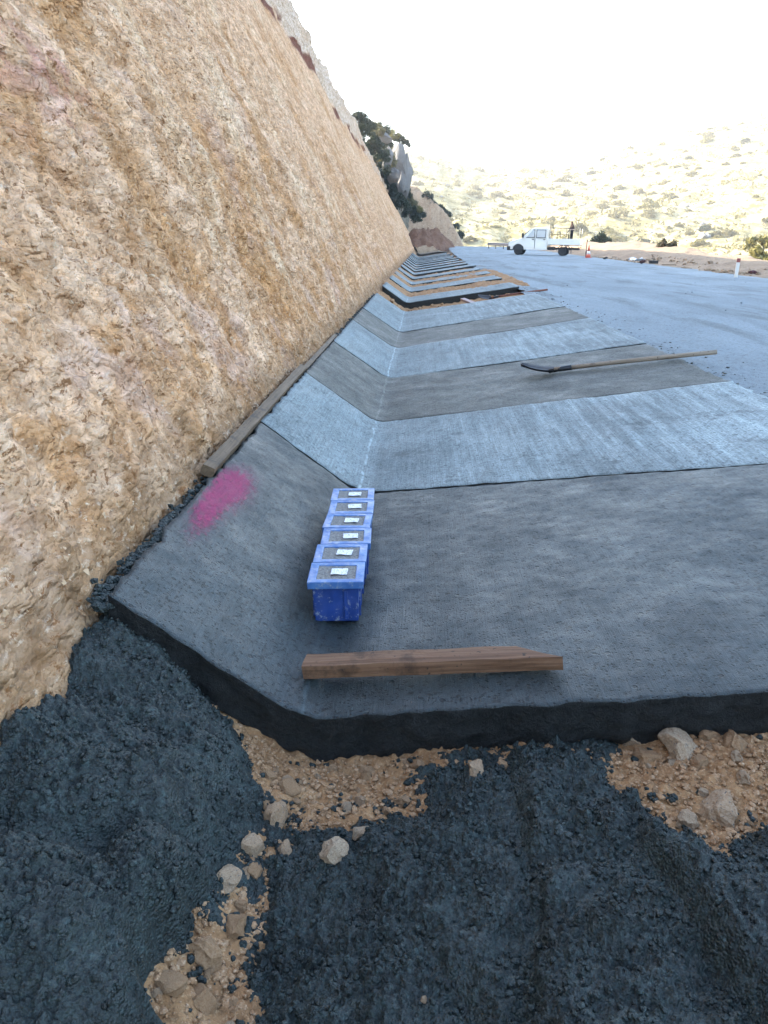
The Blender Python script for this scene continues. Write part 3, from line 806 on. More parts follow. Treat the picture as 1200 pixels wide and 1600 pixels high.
# named plants beyond the shoulder
p = on_y(942, 379, 84); shrub('evergreen_shrub', (p[0], 84, p[2] - 0.9), 1.25, CR_D[1], 1, 'dark green pointed shrub just right of the white truck', tall=1.15)
p = on_y(928, 381, 84); shrub('evergreen_shrub', (p[0], 84, p[2] - 0.9), 0.9, CR_D[2], 1, 'small dark green shrub touching the truck bed side of the pointed shrub')
p = on_y(1040, 392, 62)
e = empty('small_tree', (p[0], 62, p[2] - 1.0)); link('trunk', stem_mesh('trunk', 690, 1.2, 0.07, 0.15), e)
V, F = leaf_cloud(691, 900, 0.15, 10, 0.75, 1.1); V[:, 2] += 1.0
link('crown', fast_mesh('crown', V, F, [mk_leaf('brown green leaves', (0.06, 0.05, 0.025), (0.10, 0.085, 0.04))], smooth=False), e)
tag(e, 'small dark olive tree alone behind the dirt shoulder', 'tree')
for k, (px, py, r, t) in enumerate([(1188, 404, 1.8, 'large yellow-green bush at the right edge of the picture'), (1160, 402, 1.0, 'low yellow-green bush behind the white marker post'), (1196, 372, 1.6, 'yellow-green bush higher up at the right picture edge')]):
    Yd = 58 + 10 * k; p = on_y(px, py, Yd)
    shrub('yellow_bush', (p[0], Yd, p[2] - r * 0.8), r, CR_Y[k], k, t, cat='bush')
# shrubs dotted over the hillside
GH = 'shrubs dotted over the far hillside'
cnt = 0; tries = 0
while cnt < 260 and tries < 4000:
    tries += 1
    a_ = math.radians(random.uniform(-4, 28)); r_ = 195 + 300 * random.random() ** 0.9
    x, y = r_ * math.sin(a_), r_ * math.cos(a_)
    if float(fbm2(np.array([x * 0.012]), np.array([y * 0.012]), 3, 700)[0]) < random.uniform(-0.45, 0.25): continue
    z = float(terrain(np.array([x]), np.array([y]))[0])
    s = random.uniform(0.9, 2.3) * (1 + (random.random() < 0.12) * 0.7)
    cm = random.choice(CR_O + CR_O + CR_Y + CR_D[:1])
    e = empty('hill_shrub', (x, y, z - 0.3 * s), random.uniform(0, 6.28)); e.scale = (s * 1.25, s * 1.25, s)
    link('crown', cm, e)
    kd = 'yellowish' if cm in CR_Y else ('olive' if cm in CR_O else 'dark green')
    wh = 'low on' if r_ < 280 else ('halfway up' if r_ < 390 else 'near the ridge of')
    tag(e, f'{kd} shrub {wh} the bright far hillside', 'shrub', GH); cnt += 1
V_, F_ = [], []
g = np.random.default_rng(717); nb = 0
for _ in range(2600):
    a_ = math.radians(g.uniform(-4, 28)); r_ = 192 + 310 * g.random() ** 0.9; x, y = r_ * math.sin(a_), r_ * math.cos(a_)
    z = float(terrain(np.array([x]), np.array([y]))[0]); s_ = 0.3 + 0.7 * g.random()
    n_ = 12; d = g.normal(size=(n_, 3)) * np.array([1.3, 1.3, 0.6]) * s_; d[:, 2] = np.abs(d[:, 2])
    a = g.normal(size=(n_, 3)) * 0.35 * s_; b = g.normal(size=(n_, 3)) * 0.35 * s_
    p = np.array([x, y, z]) + d
    V_.append(np.stack([p - a, p + b, p + a, p - b], 1).reshape(-1, 3)); F_.append(np.arange(4 * n_).reshape(n_, 4) + nb); nb += 4 * n_
struct(link('low_scrub', fast_mesh('low_scrub', np.concatenate(V_), np.concatenate(F_), [M_leafolive], smooth=False)), 'stuff', 'low dry scrub covering the far hillside')
GR = 'pale boulders on the far hillside'
for k in range(40):
    a_ = math.radians(random.uniform(-2, 27)); r_ = random.uniform(200, 430)
    x, y = r_ * math.sin(a_), r_ * math.cos(a_); z = float(terrain(np.array([x]), np.array([y]))[0])
    s = random.uniform(1.5, 4.0)
    tag(link('boulder', ROCKG[k % 3], loc=(x, y, z), rot=(0, 0, k), scl=(s * 1.6, s, s * 0.8)), 'pale limestone boulder lying on the bright far hillside', 'boulder', GR)

# ================================================================== WET CONCRETE HEAPS
def sdf_poly(X, Y, P):
    P = np.asarray(P); d = np.full(X.shape, 1e9); ins = np.zeros(X.shape, bool)
    for i in range(len(P)):
        ax, ay = P[i]; bx, by = P[(i + 1) % len(P)]
        ex, ey = bx - ax, by - ay; wx, wy = X - ax, Y - ay
        t = np.clip((wx * ex + wy * ey) / (ex * ex + ey * ey + 1e-12), 0, 1)
        d = np.minimum(d, np.hypot(wx - ex * t, wy - ey * t))
        c = ((ay > Y) != (by > Y)) & (X < (bx - ax) * (Y - ay) / (by - ay + 1e-12) + ax)
        ins ^= c
    return np.where(ins, d, -d)
def wpoly(px, z):
    out = []
    for x, y in px:
        zz = z
        for _ in range(12):
            p = on_z(x, y, zz); zz = 0.5 * zz + 0.5 * (float(soil_z(np.array([p[0]]), np.array([p[1]]))[0]) + 0.025)
        out.append(tuple(p[:2]))
    return out
STEP = 0.0046
hx = np.arange(-1.45, 1.35, STEP); hy = np.arange(0.72, 2.36, STEP)
HX, HY = np.meshgrid(hx, hy)
SOIL = soil_z(HX, HY)
def surf_lumps(X, Y, s):
    k = 0.60 + 0.6 * sstep(-0.25, 0.3, fbm2(X * 5, Y * 5, 3, s + 9))
    return k * (domes(X, Y, 0.04, s, 0.25) * 0.014 + domes(X, Y, 0.021, s + 2, 0.8) * 0.012 + domes(X + 0.01 * fbm2(X * 30, Y * 30, 2, s), Y, 0.0135, s + 4, 0.95) * 0.010
            + fbm2(X * 40, Y * 40, 3, s + 6) * 0.004)
wx = HX + 0.03 * fbm2(HX * 6, HY * 6, 4, 801); wy = HY + 0.03 * fbm2(HX * 6 + 7, HY * 6, 4, 802)
def heap(name, poly, zref, tfun, seed, label):
    d = sdf_poly(wx, wy, wpoly(poly, zref))
    d = d + 0.02 * fbm2(HX * 22, HY * 22, 3, seed)
    T = tfun(d, HX, HY)
    Zt = SOIL - 0.016 + T + surf_lumps(HX, HY, seed + 3) * 1.1 + 0.022 * fbm2(HX * 11, HY * 11, 3, seed + 12) - 0.05 * sstep(0.01, -0.02, d)
    use = d > -0.03
    ny, nx = HX.shape
    idx = np.full(HX.shape, -1); cell = use[:-1, :-1] & use[1:, :-1] & use[:-1, 1:] & use[1:, 1:]
    q = grid_faces(ny, nx)[cell.reshape(-1)]
    uq, inv = np.unique(q, return_inverse=True)
    V = np.stack([HX, HY, Zt], -1).reshape(-1, 3)[uq]
    o = link(name, fast_mesh(name, V, inv.reshape(-1, 4), [M_heap]))
    tag(o, label, 'concrete heap')
    return o, d, Zt
Lp = [(-220, 1900), (-260, 1250), (-60, 1120), (60, 1040), (120, 985), (190, 970), (275, 1025), (345, 1105), (398, 1180), (418, 1245), (400, 1310), (372, 1350), (350, 1395), (312, 1430), (300, 1480), (246, 1505), (246, 1560), (262, 1640), (262, 1900)]
def t_left(d, X, Y):
    base = 0.085 * (1 - np.exp(-np.maximum(d, 0) / 0.07))
    lob = 0.0
    for (px, py, rx, ry, h) in [(230, 1085, 0.24, 0.20, 0.035), (110, 1220, 0.27, 0.22, 0.085), (255, 1260, 0.15, 0.15, 0.085), (60, 1460, 0.30, 0.17, 0.10), (250, 1400, 0.13, 0.15, 0.09), (335, 1225, 0.12, 0.12, 0.05), (180, 1540, 0.16, 0.13, 0.07)]:
        c = wpoly([(px, py)], -0.02)[0]
        q = ((X - c[0]) / rx) ** 2 + ((Y - c[1]) / ry) ** 2
        lob = np.maximum(lob, h * np.maximum(0, 1 - q) ** 0.75)
    return base + lob * sstep(0, 0.06, d) + 0.03 * fbm2(X * 5, Y * 5, 3, 811) * sstep(0, 0.05, d)
heapL, dL, ZL = heap('wet_concrete_heap', Lp, -0.08, t_left, 820, 'dark lumpy heap of wet concrete at lower left against the rock face')
Rp = [(372, 1900), (368, 1640), (385, 1560), (380, 1500), (398, 1410), (412, 1340), (440, 1275), (520, 1280), (560, 1268), (640, 1262), (648, 1215), (690, 1182), (760, 1176), (820, 1166), (925, 1160), (950, 1205), (1010, 1222), (1050, 1290), (1110, 1318), (1190, 1280), (1400, 1260), (1600, 1900)]
def t_right(d, X, Y):
    base = 0.070 * (1 - np.exp(-np.maximum(d, 0) / 0.08))
    wob = 0.02 * fbm2(Y * 5, Y * 0, 3, 831) + 0.01 * fbm2(Y * 17, Y * 0, 3, 832)
    g = 0
    def lineat(pts):
        q = np.array(wpoly(pts, -0.05)); q = q[np.argsort(q[:, 1])]
        return np.interp(Y, q[:, 1], q[:, 0])
    l1 = lineat([(812, 1240), (842, 1380), (852, 1500), (838, 1600)]) + wob
    l2 = lineat([(985, 1210), (1015, 1330), (1100, 1450), (1185, 1590)]) + wob
    l3 = lineat([(560, 1300), (600, 1400), (690, 1480), (760, 1600)]) + wob * 1.4
    for l, a, w in ((l1, 0.030, 0.03), (l2, 0.045, 0.04), (l3, 0.015, 0.03)):
        e = X - l
        g = g + a * np.exp(-(np.maximum(e, 0) / 0.13)) * sstep(-w, w, e) - 0.5 * a * np.exp(-((e + 0.03) / 0.03) ** 2)
    return base + (g + 0.03 * fbm2(X * 4, Y * 4, 3, 833)) * sstep(0, 0.06, d)
heapR, dR, ZR = heap('wet_concrete_heap', Rp, -0.10, t_right, 840, 'broad dark spread of wet concrete along the bottom right, scored by grooves')

Sp = [(300, 1400), (330, 1240), (400, 1215), (455, 1235), (470, 1290), (430, 1360), (410, 1440), (405, 1540), (345, 1530), (360, 1450), (330, 1440)]
heapS, dS, ZS = heap('wet_concrete_heap', Sp, -0.10, lambda d, X, Y: 0.022 * sstep(-0.01, 0.04, d) + 0.012 * fbm2(X * 16, Y * 16, 3, 851), 850, 'thin dark splash of wet concrete among stones between the two heaps')
Sp2 = [(630, 1230), (640, 1185), (720, 1160), (840, 1150), (960, 1140), (985, 1165), (960, 1225), (800, 1235)]
heapT, dT, ZT = heap('wet_concrete_heap', Sp2, -0.05, lambda d, X, Y: 0.024 * sstep(-0.01, 0.04, d) + 0.012 * fbm2(X * 16, Y * 16, 3, 861), 860, 'thin dark concrete dribble along the slab foot at centre right')
# dark crumbs thrown between the heaps and along the slab foot; tan gravel in the soil
def grid_at(G, x, y):
    i = np.clip(((y - hy[0]) / STEP).astype(int), 0, len(hy) - 1); j = np.clip(((x - hx[0]) / STEP).astype(int), 0, len(hx) - 1)
    return G[i, j]
SURF = np.maximum(SOIL, np.maximum(np.where(dL > 0, ZL, -9), np.where(dR > 0, ZR, -9)))
SURF = np.maximum(SURF, np.maximum(np.where(dS > 0, ZS, -9), np.where(dT > 0, ZT, -9)))
_bm = bmesh.new(); bmesh.ops.create_icosphere(_bm, subdivisions=1, radius=0.5)
ICO_V = np.array([v.co[:] for v in _bm.verts]); ICO_F = np.array([[v.index for v in f.verts] for f in _bm.faces]); _bm.free()
def scatter_mesh(name, P, S, mat, seed, flat=0.75, smooth=False):
    g = np.random.default_rng(seed); n = len(P); k = len(ICO_V)
    an = g.uniform(0, 6.28, n); ca, sa = np.cos(an), np.sin(an)
    V = ICO_V[None] * g.uniform(0.7, 1.3, (n, k, 1)) * g.uniform(0.7, 1.3, (n, 1, 3))
    V[:, :, 2] *= flat
    W = np.stack([V[..., 0] * ca[:, None] - V[..., 1] * sa[:, None], V[..., 0] * sa[:, None] + V[..., 1] * ca[:, None], V[..., 2]], -1)
    W = W * S[:, None, None] + P[:, None, :]
    F = (ICO_F[None] + (np.arange(n) * k)[:, None, None]).reshape(-1, 3)
    return fast_mesh(name, W.reshape(-1, 3), F, [mat], smooth=smooth)
def rnd_pts(n, x0, x1, y0, y1, seed):
    g = np.random.default_rng(seed); return g.uniform(x0, x1, n), g.uniform(y0, y1, n), g
# crumbs on the heaps
x, y, g = rnd_pts(30000, -1.5, 1.5, 1.05, 2.3, 901)
dl, dr = grid_at(dL, x, y), grid_at(dR, x, y); dd = np.maximum(dl, dr)
lowpoint = fbm2(x * 7, y * 7, 3, 902)
keep = (dd > 0.0) & (lowpoint > g.uniform(-0.5, 0.5, len(x)))
x, y = x[keep], y[keep]; S = 0.004 + 0.014 * g.random(len(x)) ** 3
z = grid_at(SURF, x, y) + S * 0.22
struct(link('concrete_crumbs', scatter_mesh('concrete_crumbs', np.stack([x, y, z], -1), S, M_heap, 903, 0.85, True)), 'stuff', 'dark crumbs of wet concrete lying on the heaps')
# dark crumbs on the soil near the heaps and the slab foot
x, y, g = rnd_pts(40000, -1.3, 1.5, 1.05, 2.2, 905)
dl, dr = grid_at(dL, x, y), grid_at(dR, x, y); dd = np.maximum(dl, dr)
slabfoot = 2.10 - SK[0] * (x - XI) - y
mixz = np.exp(-np.abs(dd) / 0.05) * 0.6 + 0.55 * np.exp(-np.abs(slabfoot) / 0.02)
zone = on_z(385, 1300, -0.14)
mixz = mixz + 0.9 * np.exp(-(((x - zone[0]) / 0.10) ** 2 + ((y - zone[1]) / 0.22) ** 2))
keep = (dd < 0) & (slabfoot > 0) & (mixz * (0.1 + 3.0 * fbm2(x * 11, y * 11, 3, 906)) > g.random(len(x)))
x, y = x[keep], y[keep]; S = 0.004 + 0.022 * g.random(len(x)) ** 3.2
struct(link('concrete_crumbs', scatter_mesh('concrete_crumbs', np.stack([x, y, soil_z(x, y) + 0.004 + S * 0.25], -1), S, M_heap, 907, 0.8, True)), 'stuff', 'dark concrete crumbs scattered over the tan soil')
# gravel of the soil strip
x, y, g = rnd_pts(30000, -1.3, 1.5, 1.05, 2.2, 909)
dd = np.maximum(grid_at(dL, x, y), grid_at(dR, x, y)); keep = (dd < 0.02) & (2.10 - SK[0] * (x - XI) - y > -0.01)
x, y = x[keep], y[keep]; S = 0.004 + 0.018 * g.random(len(x)) ** 3
struct(link('gravel', scatter_mesh('gravel', np.stack([x, y, soil_z(x, y) + 0.005 + S * 0.1], -1), S, M_gravel, 911)), 'stuff', 'tan gravel of the bare soil strip')
# larger loose stones one can pick apart
STN = [  # px, py, width px, mesh set, label
    (1065, 1163, 62, 0, 'large pale stone smeared with concrete beside the slab foot at right'),
    (1092, 1190, 32, 1, 'rounded tan stone leaning on the large pale stone'),
    (1122, 1262, 66, 0, 'round tan boulder-like stone in the soil patch at right'),
    (1075, 1282, 40, 0, 'pale angular stone at the tip of the wet concrete at right'),
    (990, 1152, 40, 0, 'flat tan stone tucked under the slab edge'),
    (1010, 1183, 44, 1, 'tan broken stone left of the large pale stone'),
    (566, 1296, 26, 0, 'small upright cream stone in the dark concrete below the slab corner'),
    (572, 1204, 28, 1, 'round orange-brown stone in the soil under the slab'),
    (394, 1315, 42, 0, 'pale angular stone between the two concrete heaps'),
    (428, 1272, 44, 0, 'grey-tan stone just above the pale angular stone'),
    (447, 1326, 30, 0, 'small pale stone right of the pale angular stone'),
    (355, 1370, 42, 0, 'wide flat pale stone half sunk in dark crumbs'),
    (397, 1356, 28, 1, 'small flat tan stone below the pale angular stone'),
    (370, 1442, 44, 1, 'smooth orange-brown egg-shaped stone'),
    (322, 1487, 54, 1, 'tall blocky brown stone at lower left between the heaps'),
    (264, 1530, 44, 1, 'tan stone at the edge of the left heap near the bottom'),
    (315, 1560, 42, 1, 'long tan stone near the bottom between the heaps'),
    (525, 1325, 40, 0, 'tan stone half buried in the dark spread'),
    (745, 1198, 30, 0, 'pale stone in the dark crumbs below the timber tip'),
    (785, 1192, 24, 1, 'small tan stone right of the pale stone below the timber tip'),
    (452, 1225, 34, 1, 'tan stone in the soil strip below the slab corner'),
    (630, 1250, 30, 1, 'tan stone at the end of the soil strip'),
    (655, 1192, 24, 1, 'small brown stone touching the slab foot'),
    (1108, 1148, 36, 1, 'tan stone against the slab foot at far right'),
    (1150, 1160, 40, 1, 'rough tan stone near the right picture edge'),
    (662, 1556, 11, 0, 'tiny cream pebble alone on the dark concrete at the bottom'),
    (420, 1210, 26, 1, 'brown stone at the left end of the soil strip'),
]
for k, (px, py, w, st, lab) in enumerate(STN):
    p = on_z(px, py, -0.10)
    for _ in range(6):
        zz = max(float(grid_at(SURF, np.array([p[0]]), np.array([p[1]]))[0]), -0.3); p = on_z(px, py, zz + 0.012)
    dist = math.hypot(p[0], p[1], p[2] - CZ); s = w / FPX * dist * 1.12
    me = (ROCK if st == 0 else ROCKC)[k % (6 if st == 0 else 5)]
    tall = 1.35 if k in (6, 14) else 1.0
    tag(link('stone', me, loc=(p[0], p[1], zz + 0.05 * s), rot=(random.uniform(-.3, .3), random.uniform(-.3, .3), random.uniform(0, 6.28)), scl=(s, s * 0.95, s * tall)), lab, 'stone')
# many similar smaller stones
x, y, g = rnd_pts(2600, -1.2, 1.4, 1.1, 2.15, 921)
dd = np.maximum(grid_at(dL, x, y), grid_at(dR, x, y)); keep = (dd < 0.0) & (2.08 - SK[0] * (x - XI) - y > 0) & (y > 1.15)
x, y = x[keep][:110], y[keep][:110]
for k in range(len(x)):
    s = 0.016 + 0.032 * random.random() ** 2.0; z = float(soil_z(np.array([x[k]]), np.array([y[k]]))[0])
    tag(link('stone', ROCKC[k % 5] if k % 3 else ROCK[k % 6], loc=(x[k], y[k], z + 0.22 * s), rot=(random.uniform(-.4, .4), random.uniform(-.4, .4), random.uniform(0, 6.28)), scl=(s, s, s)),
        'small loose tan stone in the soil ' + ('patch at right by the large pale stone' if x[k] > 0.5 else ('channel between the two concrete heaps' if y[k] < 1.8 else 'strip below the slab corner')), 'stone', 'small stones in the bare soil strip')
# stones and rubble in the unlined gap behind the near slabs
for k in range(60):
    xx = random.uniform(-0.7, 2.1); yy = random.uniform(17.6, 19.5); s = 0.05 + 0.11 * random.random() ** 2
    tag(link('stone', ROCKC[k % 5], loc=(xx, yy, float(soil_z(np.array([xx]), np.array([yy]))[0]) + 0.3 * s), rot=(0, 0, k), scl=(s, s, s)),
        'small tan stone in the soil gap behind the pale slab', 'stone', 'stones in the soil gap')
# stone on the upper edge of the nearest slab
p = on_y(243, 824, 2.86)
tag(link('stone', ROCK[2], loc=(p[0], p[1], p[2]), rot=(0.2, 0.1, 0.4), scl=(0.085, 0.06, 0.06)), 'pale stone wedged between rock face and slab edge', 'stone')
# loose broken stones stuck in the rock face
g = np.random.default_rng(931)
ok = np.argwhere((CL_T > 0.02) & (CL_T < 5.5) & (CL_Y > 1.1) & (CL_Y < 14))
wgt = np.exp(-CL_T[ok[:, 0], ok[:, 1]] / 1.1); wgt /= wgt.sum()
pk_ = ok[g.choice(len(ok), 5200, replace=False, p=wgt)]
P = CL_P[pk_[:, 0], pk_[:, 1]]; S = 0.010 + 0.038 * g.random(len(P)) ** 3.5
struct(link('rubble', scatter_mesh('rubble', P - np.array([0.42, 0, 0.15]) * S[:, None], S, M_rub, 933)), 'stuff', 'broken stones stuck in the foot of the rock face')
# dark concrete spill between slab edge and rock face
n = 4200; g = np.random.default_rng(941)
y = 2.15 + 15 * g.random(n) ** 1.7; x = -0.975 + 0.022 * g.normal(size=n) * (0.6 + 0.6 * fbm2(y * 1.3, y * 0, 3, 942)); S = (0.008 + 0.028 * g.random(n) ** 2.5)
x = np.minimum(x, XL + 0.004)
z = 0.365 + np.maximum(0, -0.97 - x) * 0.8 + 0.02 * fbm2(y * 2, y * 0, 3, 943)
struct(link('concrete_spill', scatter_mesh('concrete_spill', np.stack([x, y, z], -1), S, M_heap, 944)), 'stuff', 'dark concrete spill between slab edge and rock face')
# black crumbs along the border of slabs and road
n = 500; g = np.random.default_rng(951)
y = 4.5 + 26 * g.random(n) ** 1.5; x = XR + 0.02 + np.abs(g.normal(size=n)) * 0.22; S = 0.008 + 0.028 * g.random(n) ** 3
struct(link('road_crumbs', scatter_mesh('road_crumbs', np.stack([x, y, road_z(x, y) + S * 0.1], -1), S, M_damp, 952, 0.4)), 'stuff', 'dark crumbs along the ragged road edge')
n = 260; g = np.random.default_rng(953)
y = 6 + 70 * g.random(n) ** 1.4; x = 2.8 + 8 * g.random(n); S = 0.010 + 0.035 * g.random(n) ** 3
struct(link('road_crumbs', scatter_mesh('road_crumbs', np.stack([x, y, road_z(x, y) + S * 0.15], -1), S, M_road, 954, 0.5)), 'stuff', 'loose grit scattered over the road')

# ================================================================== PINK PAINT (part of the nearest slab)
slab1 = [o for o in bpy.data.objects if o.name == 'concrete_slab'][0]
c = np.array([on_prof(*q) for q in [(352, 722), (412, 752), (352, 846), (296, 792)]])
uu, vv = np.meshgrid(np.linspace(-0.4, 1.5, 40), np.linspace(-0.4, 1.5, 40))
PX = (c[0, 0] * (1 - uu) + c[1, 0] * uu) * (1 - vv) + (c[3, 0] * (1 - uu) + c[2, 0] * uu) * vv
PY = (c[0, 1] * (1 - uu) + c[1, 1] * uu) * (1 - vv) + (c[3, 1] * (1 - uu) + c[2, 1] * uu) * vv
PX = np.clip(PX, XL + 0.015, XI - 0.05)
PZ = prof(PX) + 0.010 * fbm2(PX * 1.2, PY * 1.2, 3, 205) + 0.004 * fbm2(PX * 14, PY * 14, 3, 206) + 0.004
w_ = 0.95 * np.exp(-(((uu - 0.5) / 0.52) ** 2 + ((vv - 0.28) / 0.34) ** 2)) + 1.0 * np.exp(-(((uu - 0.34) / 0.34) ** 2 + ((vv - 0.85) / 0.42) ** 2)) + 0.15 * np.exp(-(((uu - 0.45) / 0.5) ** 2 + ((vv - 0.5) / 0.5) ** 2))
q = Mat('pink marking spray', 0.8, 0.3)
at = q.n('ShaderNodeAttribute'); at.attribute_name = 'Col'
sepc = q.n('ShaderNodeSeparateColor'); q.l(at.outputs['Color'], sepc.inputs[0])
al = q.math('ADD', sepc.outputs[0], q.math('MULTIPLY', q.math('SUBTRACT', q.noise(48, 6, 0.9), 0.5), 4.2))
al = q.math('MULTIPLY', q.ramp(al, [(0.45, 0.0), (1.0, 0.62)]), q.ramp(sepc.outputs[0], [(0.04, 0.0), (0.35, 1.0)]))
q.color((0.36, 0.03, 0.12)); q.l(al, q.b.inputs['Alpha'])
link('paint_mark', fast_mesh('paint_mark', np.stack([PX, PY, PZ], -1).reshape(-1, 3), grid_faces(40, 40), [q.m], colors=np.repeat(np.clip(w_, 0, 1).reshape(-1, 1), 3, 1)), slab1)['label'] = 'patch of pink marking spray'

# ================================================================== BLUE CUBE MOULDS
def mk_blue(name, a, b):
    q = Mat(name, 0.38, 0.5)
    oi = q.n('ShaderNodeObjectInfo'); ov = q.n('ShaderNodeVectorMath', operation='ADD'); q.l(q.co(), ov.inputs[0])
    q.l(q.math('MULTIPLY', oi.outputs['Random'], 37.0), ov.inputs[1]); ov = ov.outputs[0]
    col = q.mix(q.ramp(q.noise(16, 4, 0.6, ov), [(0.35, 0.0), (0.65, 1.0)]), a, b)
    col = q.mix(q.ramp(q.noise(30, 6, 0.78, ov), [(0.55, 0.0), (0.62, 0.75)]), col, (0.24, 0.27, 0.30))
    q.color(col).bump(q.noise(60, 3), 0.15, 0.003)
    q.rough(q.ramp(q.noise(24, 3), [(0.4, 0.3), (0.65, 0.6)])); return q.m
M_blue = mk_blue('blue plastic', (0.0109, 0.0351, 0.1560), (0.0156, 0.0484, 0.2106))
M_bluerim = mk_blue('scuffed blue rim', (0.0369, 0.1072, 0.2970), (0.0655, 0.1658, 0.3669))
def mk_fill():
    q = Mat('struck off concrete', 0.85, 0.3)
    f = q.noise(110, 4, 0.75)
    q.color(q.mix(q.ramp(f, [(0.35, 0.0), (0.65, 1.0)]), (0.10, 0.10, 0.095), (0.27, 0.265, 0.25))).bump(f, 0.8, 0.004); return q.m
M_fill = mk_fill()
def mk_tag():
    q = Mat('paper tag with handwriting', 0.8, 0.2)
    # rows of irregular handwritten strokes
    gx = q.co((220, 70, 1)); n1 = q.noise(1.0, 3, 0.6, gx, 0.8)
    sx = q.n('ShaderNodeSeparateXYZ'); q.l(q.co(), sx.inputs[0])
    row = q.math('SINE', q.math('MULTIPLY', sx.outputs[1], 620.0))
    ink = q.math('MULTIPLY', q.ramp(row, [(0.1, 0.0), (0.35, 1.0)]), q.ramp(n1, [(0.50, 0.0), (0.56, 1.0)]))
    q.color(q.mix(q.math('MULTIPLY', ink, 0.8), (0.72, 0.74, 0.76), (0.06, 0.07, 0.16))); return q.m
M_tag = mk_tag()
def mould_meshes():
    w, dep, h = 0.168, 0.150, 0.162
    # tapered hollow body
    bm = bmesh.new()
    def ringv(sx, sy, z): return [bm.verts.new((a * sx / 2, b * sy / 2, z)) for a, b in ((-1, -1), (1, -1), (1, 1), (-1, 1))]
    R = [ringv(w, dep, 0.0), ringv(w + 0.010, dep + 0.010, h - 0.02), ringv(w + 0.010, dep + 0.010, h + 0.004)]
    for i in range(2):
        for k in range(4): bm.faces.new((R[i][k], R[i][(k + 1) % 4], R[i + 1][(k + 1) % 4], R[i + 1][k]))
    bm.faces.new(R[0][::-1]); bm.faces.new(R[2])
    bmesh.ops.recalc_face_normals(bm, faces=bm.faces)
    body = bm_mesh('mould_body', bm, M_blue, False, 0.004)
    # ribs: two upright ribs each long side, one on the front
    rb = bmesh.new()
    rib = bm_mesh('rib', box_bm(-0.0035, 0.0035, -0.007, 0.007, 0.012, h - 0.03, rb), M_blue, False, 0.0015)
    # flange ring
    bm = bmesh.new(); ow, od, iw, idp = 0.213, 0.190, 0.150, 0.132; z0, z1 = h - 0.016, h + 0.014
    def rect(sx, sy, z): return [bm.verts.new((a * sx / 2, b * sy / 2, z)) for a, b in ((-1, -1), (1, -1), (1, 1), (-1, 1))]
    a, b, c_, d_ = rect(ow, od, z0), rect(ow + 0.003, od + 0.003, z1), rect(iw, idp, z1), rect(iw, idp, z0)
    for p_, q_ in ((a, b), (b, c_), (c_, d_), (d_, a)):
        for k in range(4): bm.faces.new((p_[k], p_[(k + 1) % 4], q_[(k + 1) % 4], q_[k]))
    bmesh.ops.recalc_face_normals(bm, faces=bm.faces)
    rim = bm_mesh('rim', bm, M_bluerim, False, 0.0035)
    # concrete struck level inside
    n = 24; X, Y = np.meshgrid(np.linspace(-iw / 2, iw / 2, n), np.linspace(-idp / 2, idp / 2, n))
    Z = z1 - 0.004 + 0.0035 * fbm2(X * 60, Y * 60, 3, 77) + 0.002 * fbm2(X * 14, Y * 14, 2, 78)
    fill = fast_mesh('concrete_fill', np.stack([X, Y, Z], -1).reshape(-1, 3), grid_faces(n, n), [M_fill])
    return body, rib, rim, fill, z1
mb, mrib, mrim, mfill, mz1 = mould_meshes()
def tag_mesh(seed):
    g = random.Random(seed); n = 9
    X, Y = np.meshgrid(np.linspace(-0.032, 0.032, n), np.linspace(-0.028, 0.028, n))
    Z = 0.0015 + 0.003 * fbm2(X * 30 + seed, Y * 30, 2, seed); X = X + 0.003 * noise2(Y * 60 + seed, Y * 0, 5); Y = Y + 0.003 * noise2(X * 60, X * 0 + seed, 6)
    V = np.stack([X, Y, Z], -1).reshape(-1, 3)
    return fast_mesh('paper_tag', V, grid_faces(n, n), [M_tag])
ol = ['nearest of six blue plastic moulds filled with concrete, full front face showing', 'second blue concrete mould from the front of the row', 'third blue concrete mould from the front of the row', 'fourth blue concrete mould from the front of the row', 'fifth blue concrete mould, next to the farthest one', 'farthest blue concrete mould, at the far end of the row']
for k in range(6):
    e = empty('cube_mould', (-0.311 - 0.003 * k + random.uniform(-.007, .007), 2.83 + 0.2015 * k, 0.024), math.radians(1.2 + random.uniform(-2.6, 2.6)))
    e.rotation_euler = (math.radians(0.5), math.radians(-1.0), e.rotation_euler.z)
    link('mould_body', mb, e)
    for sx in (-1, 1):
        for sy in (-0.045, 0.045): link('rib', mrib, e, (sx * 0.0895, sy, 0.0))
    link('rib', mrib, e, (0.038, -0.081, 0.0), (0, 0, math.pi / 2))
    link('rim', mrim, e); link('concrete_fill', mfill, e, rot=(0, 0, math.pi * (k % 2)))
    link('paper_tag', tag_mesh(40 + k), e, ((-0.002 + 0.010 * k - 0.002 * k * k) * 0.6 + 0.012, -0.004 + random.uniform(-.006, .006), mz1 + 0.0005), (0, 0, random.uniform(-.12, .12)))
    tag(e, ol[k], 'concrete mould', 'row of blue concrete test moulds')

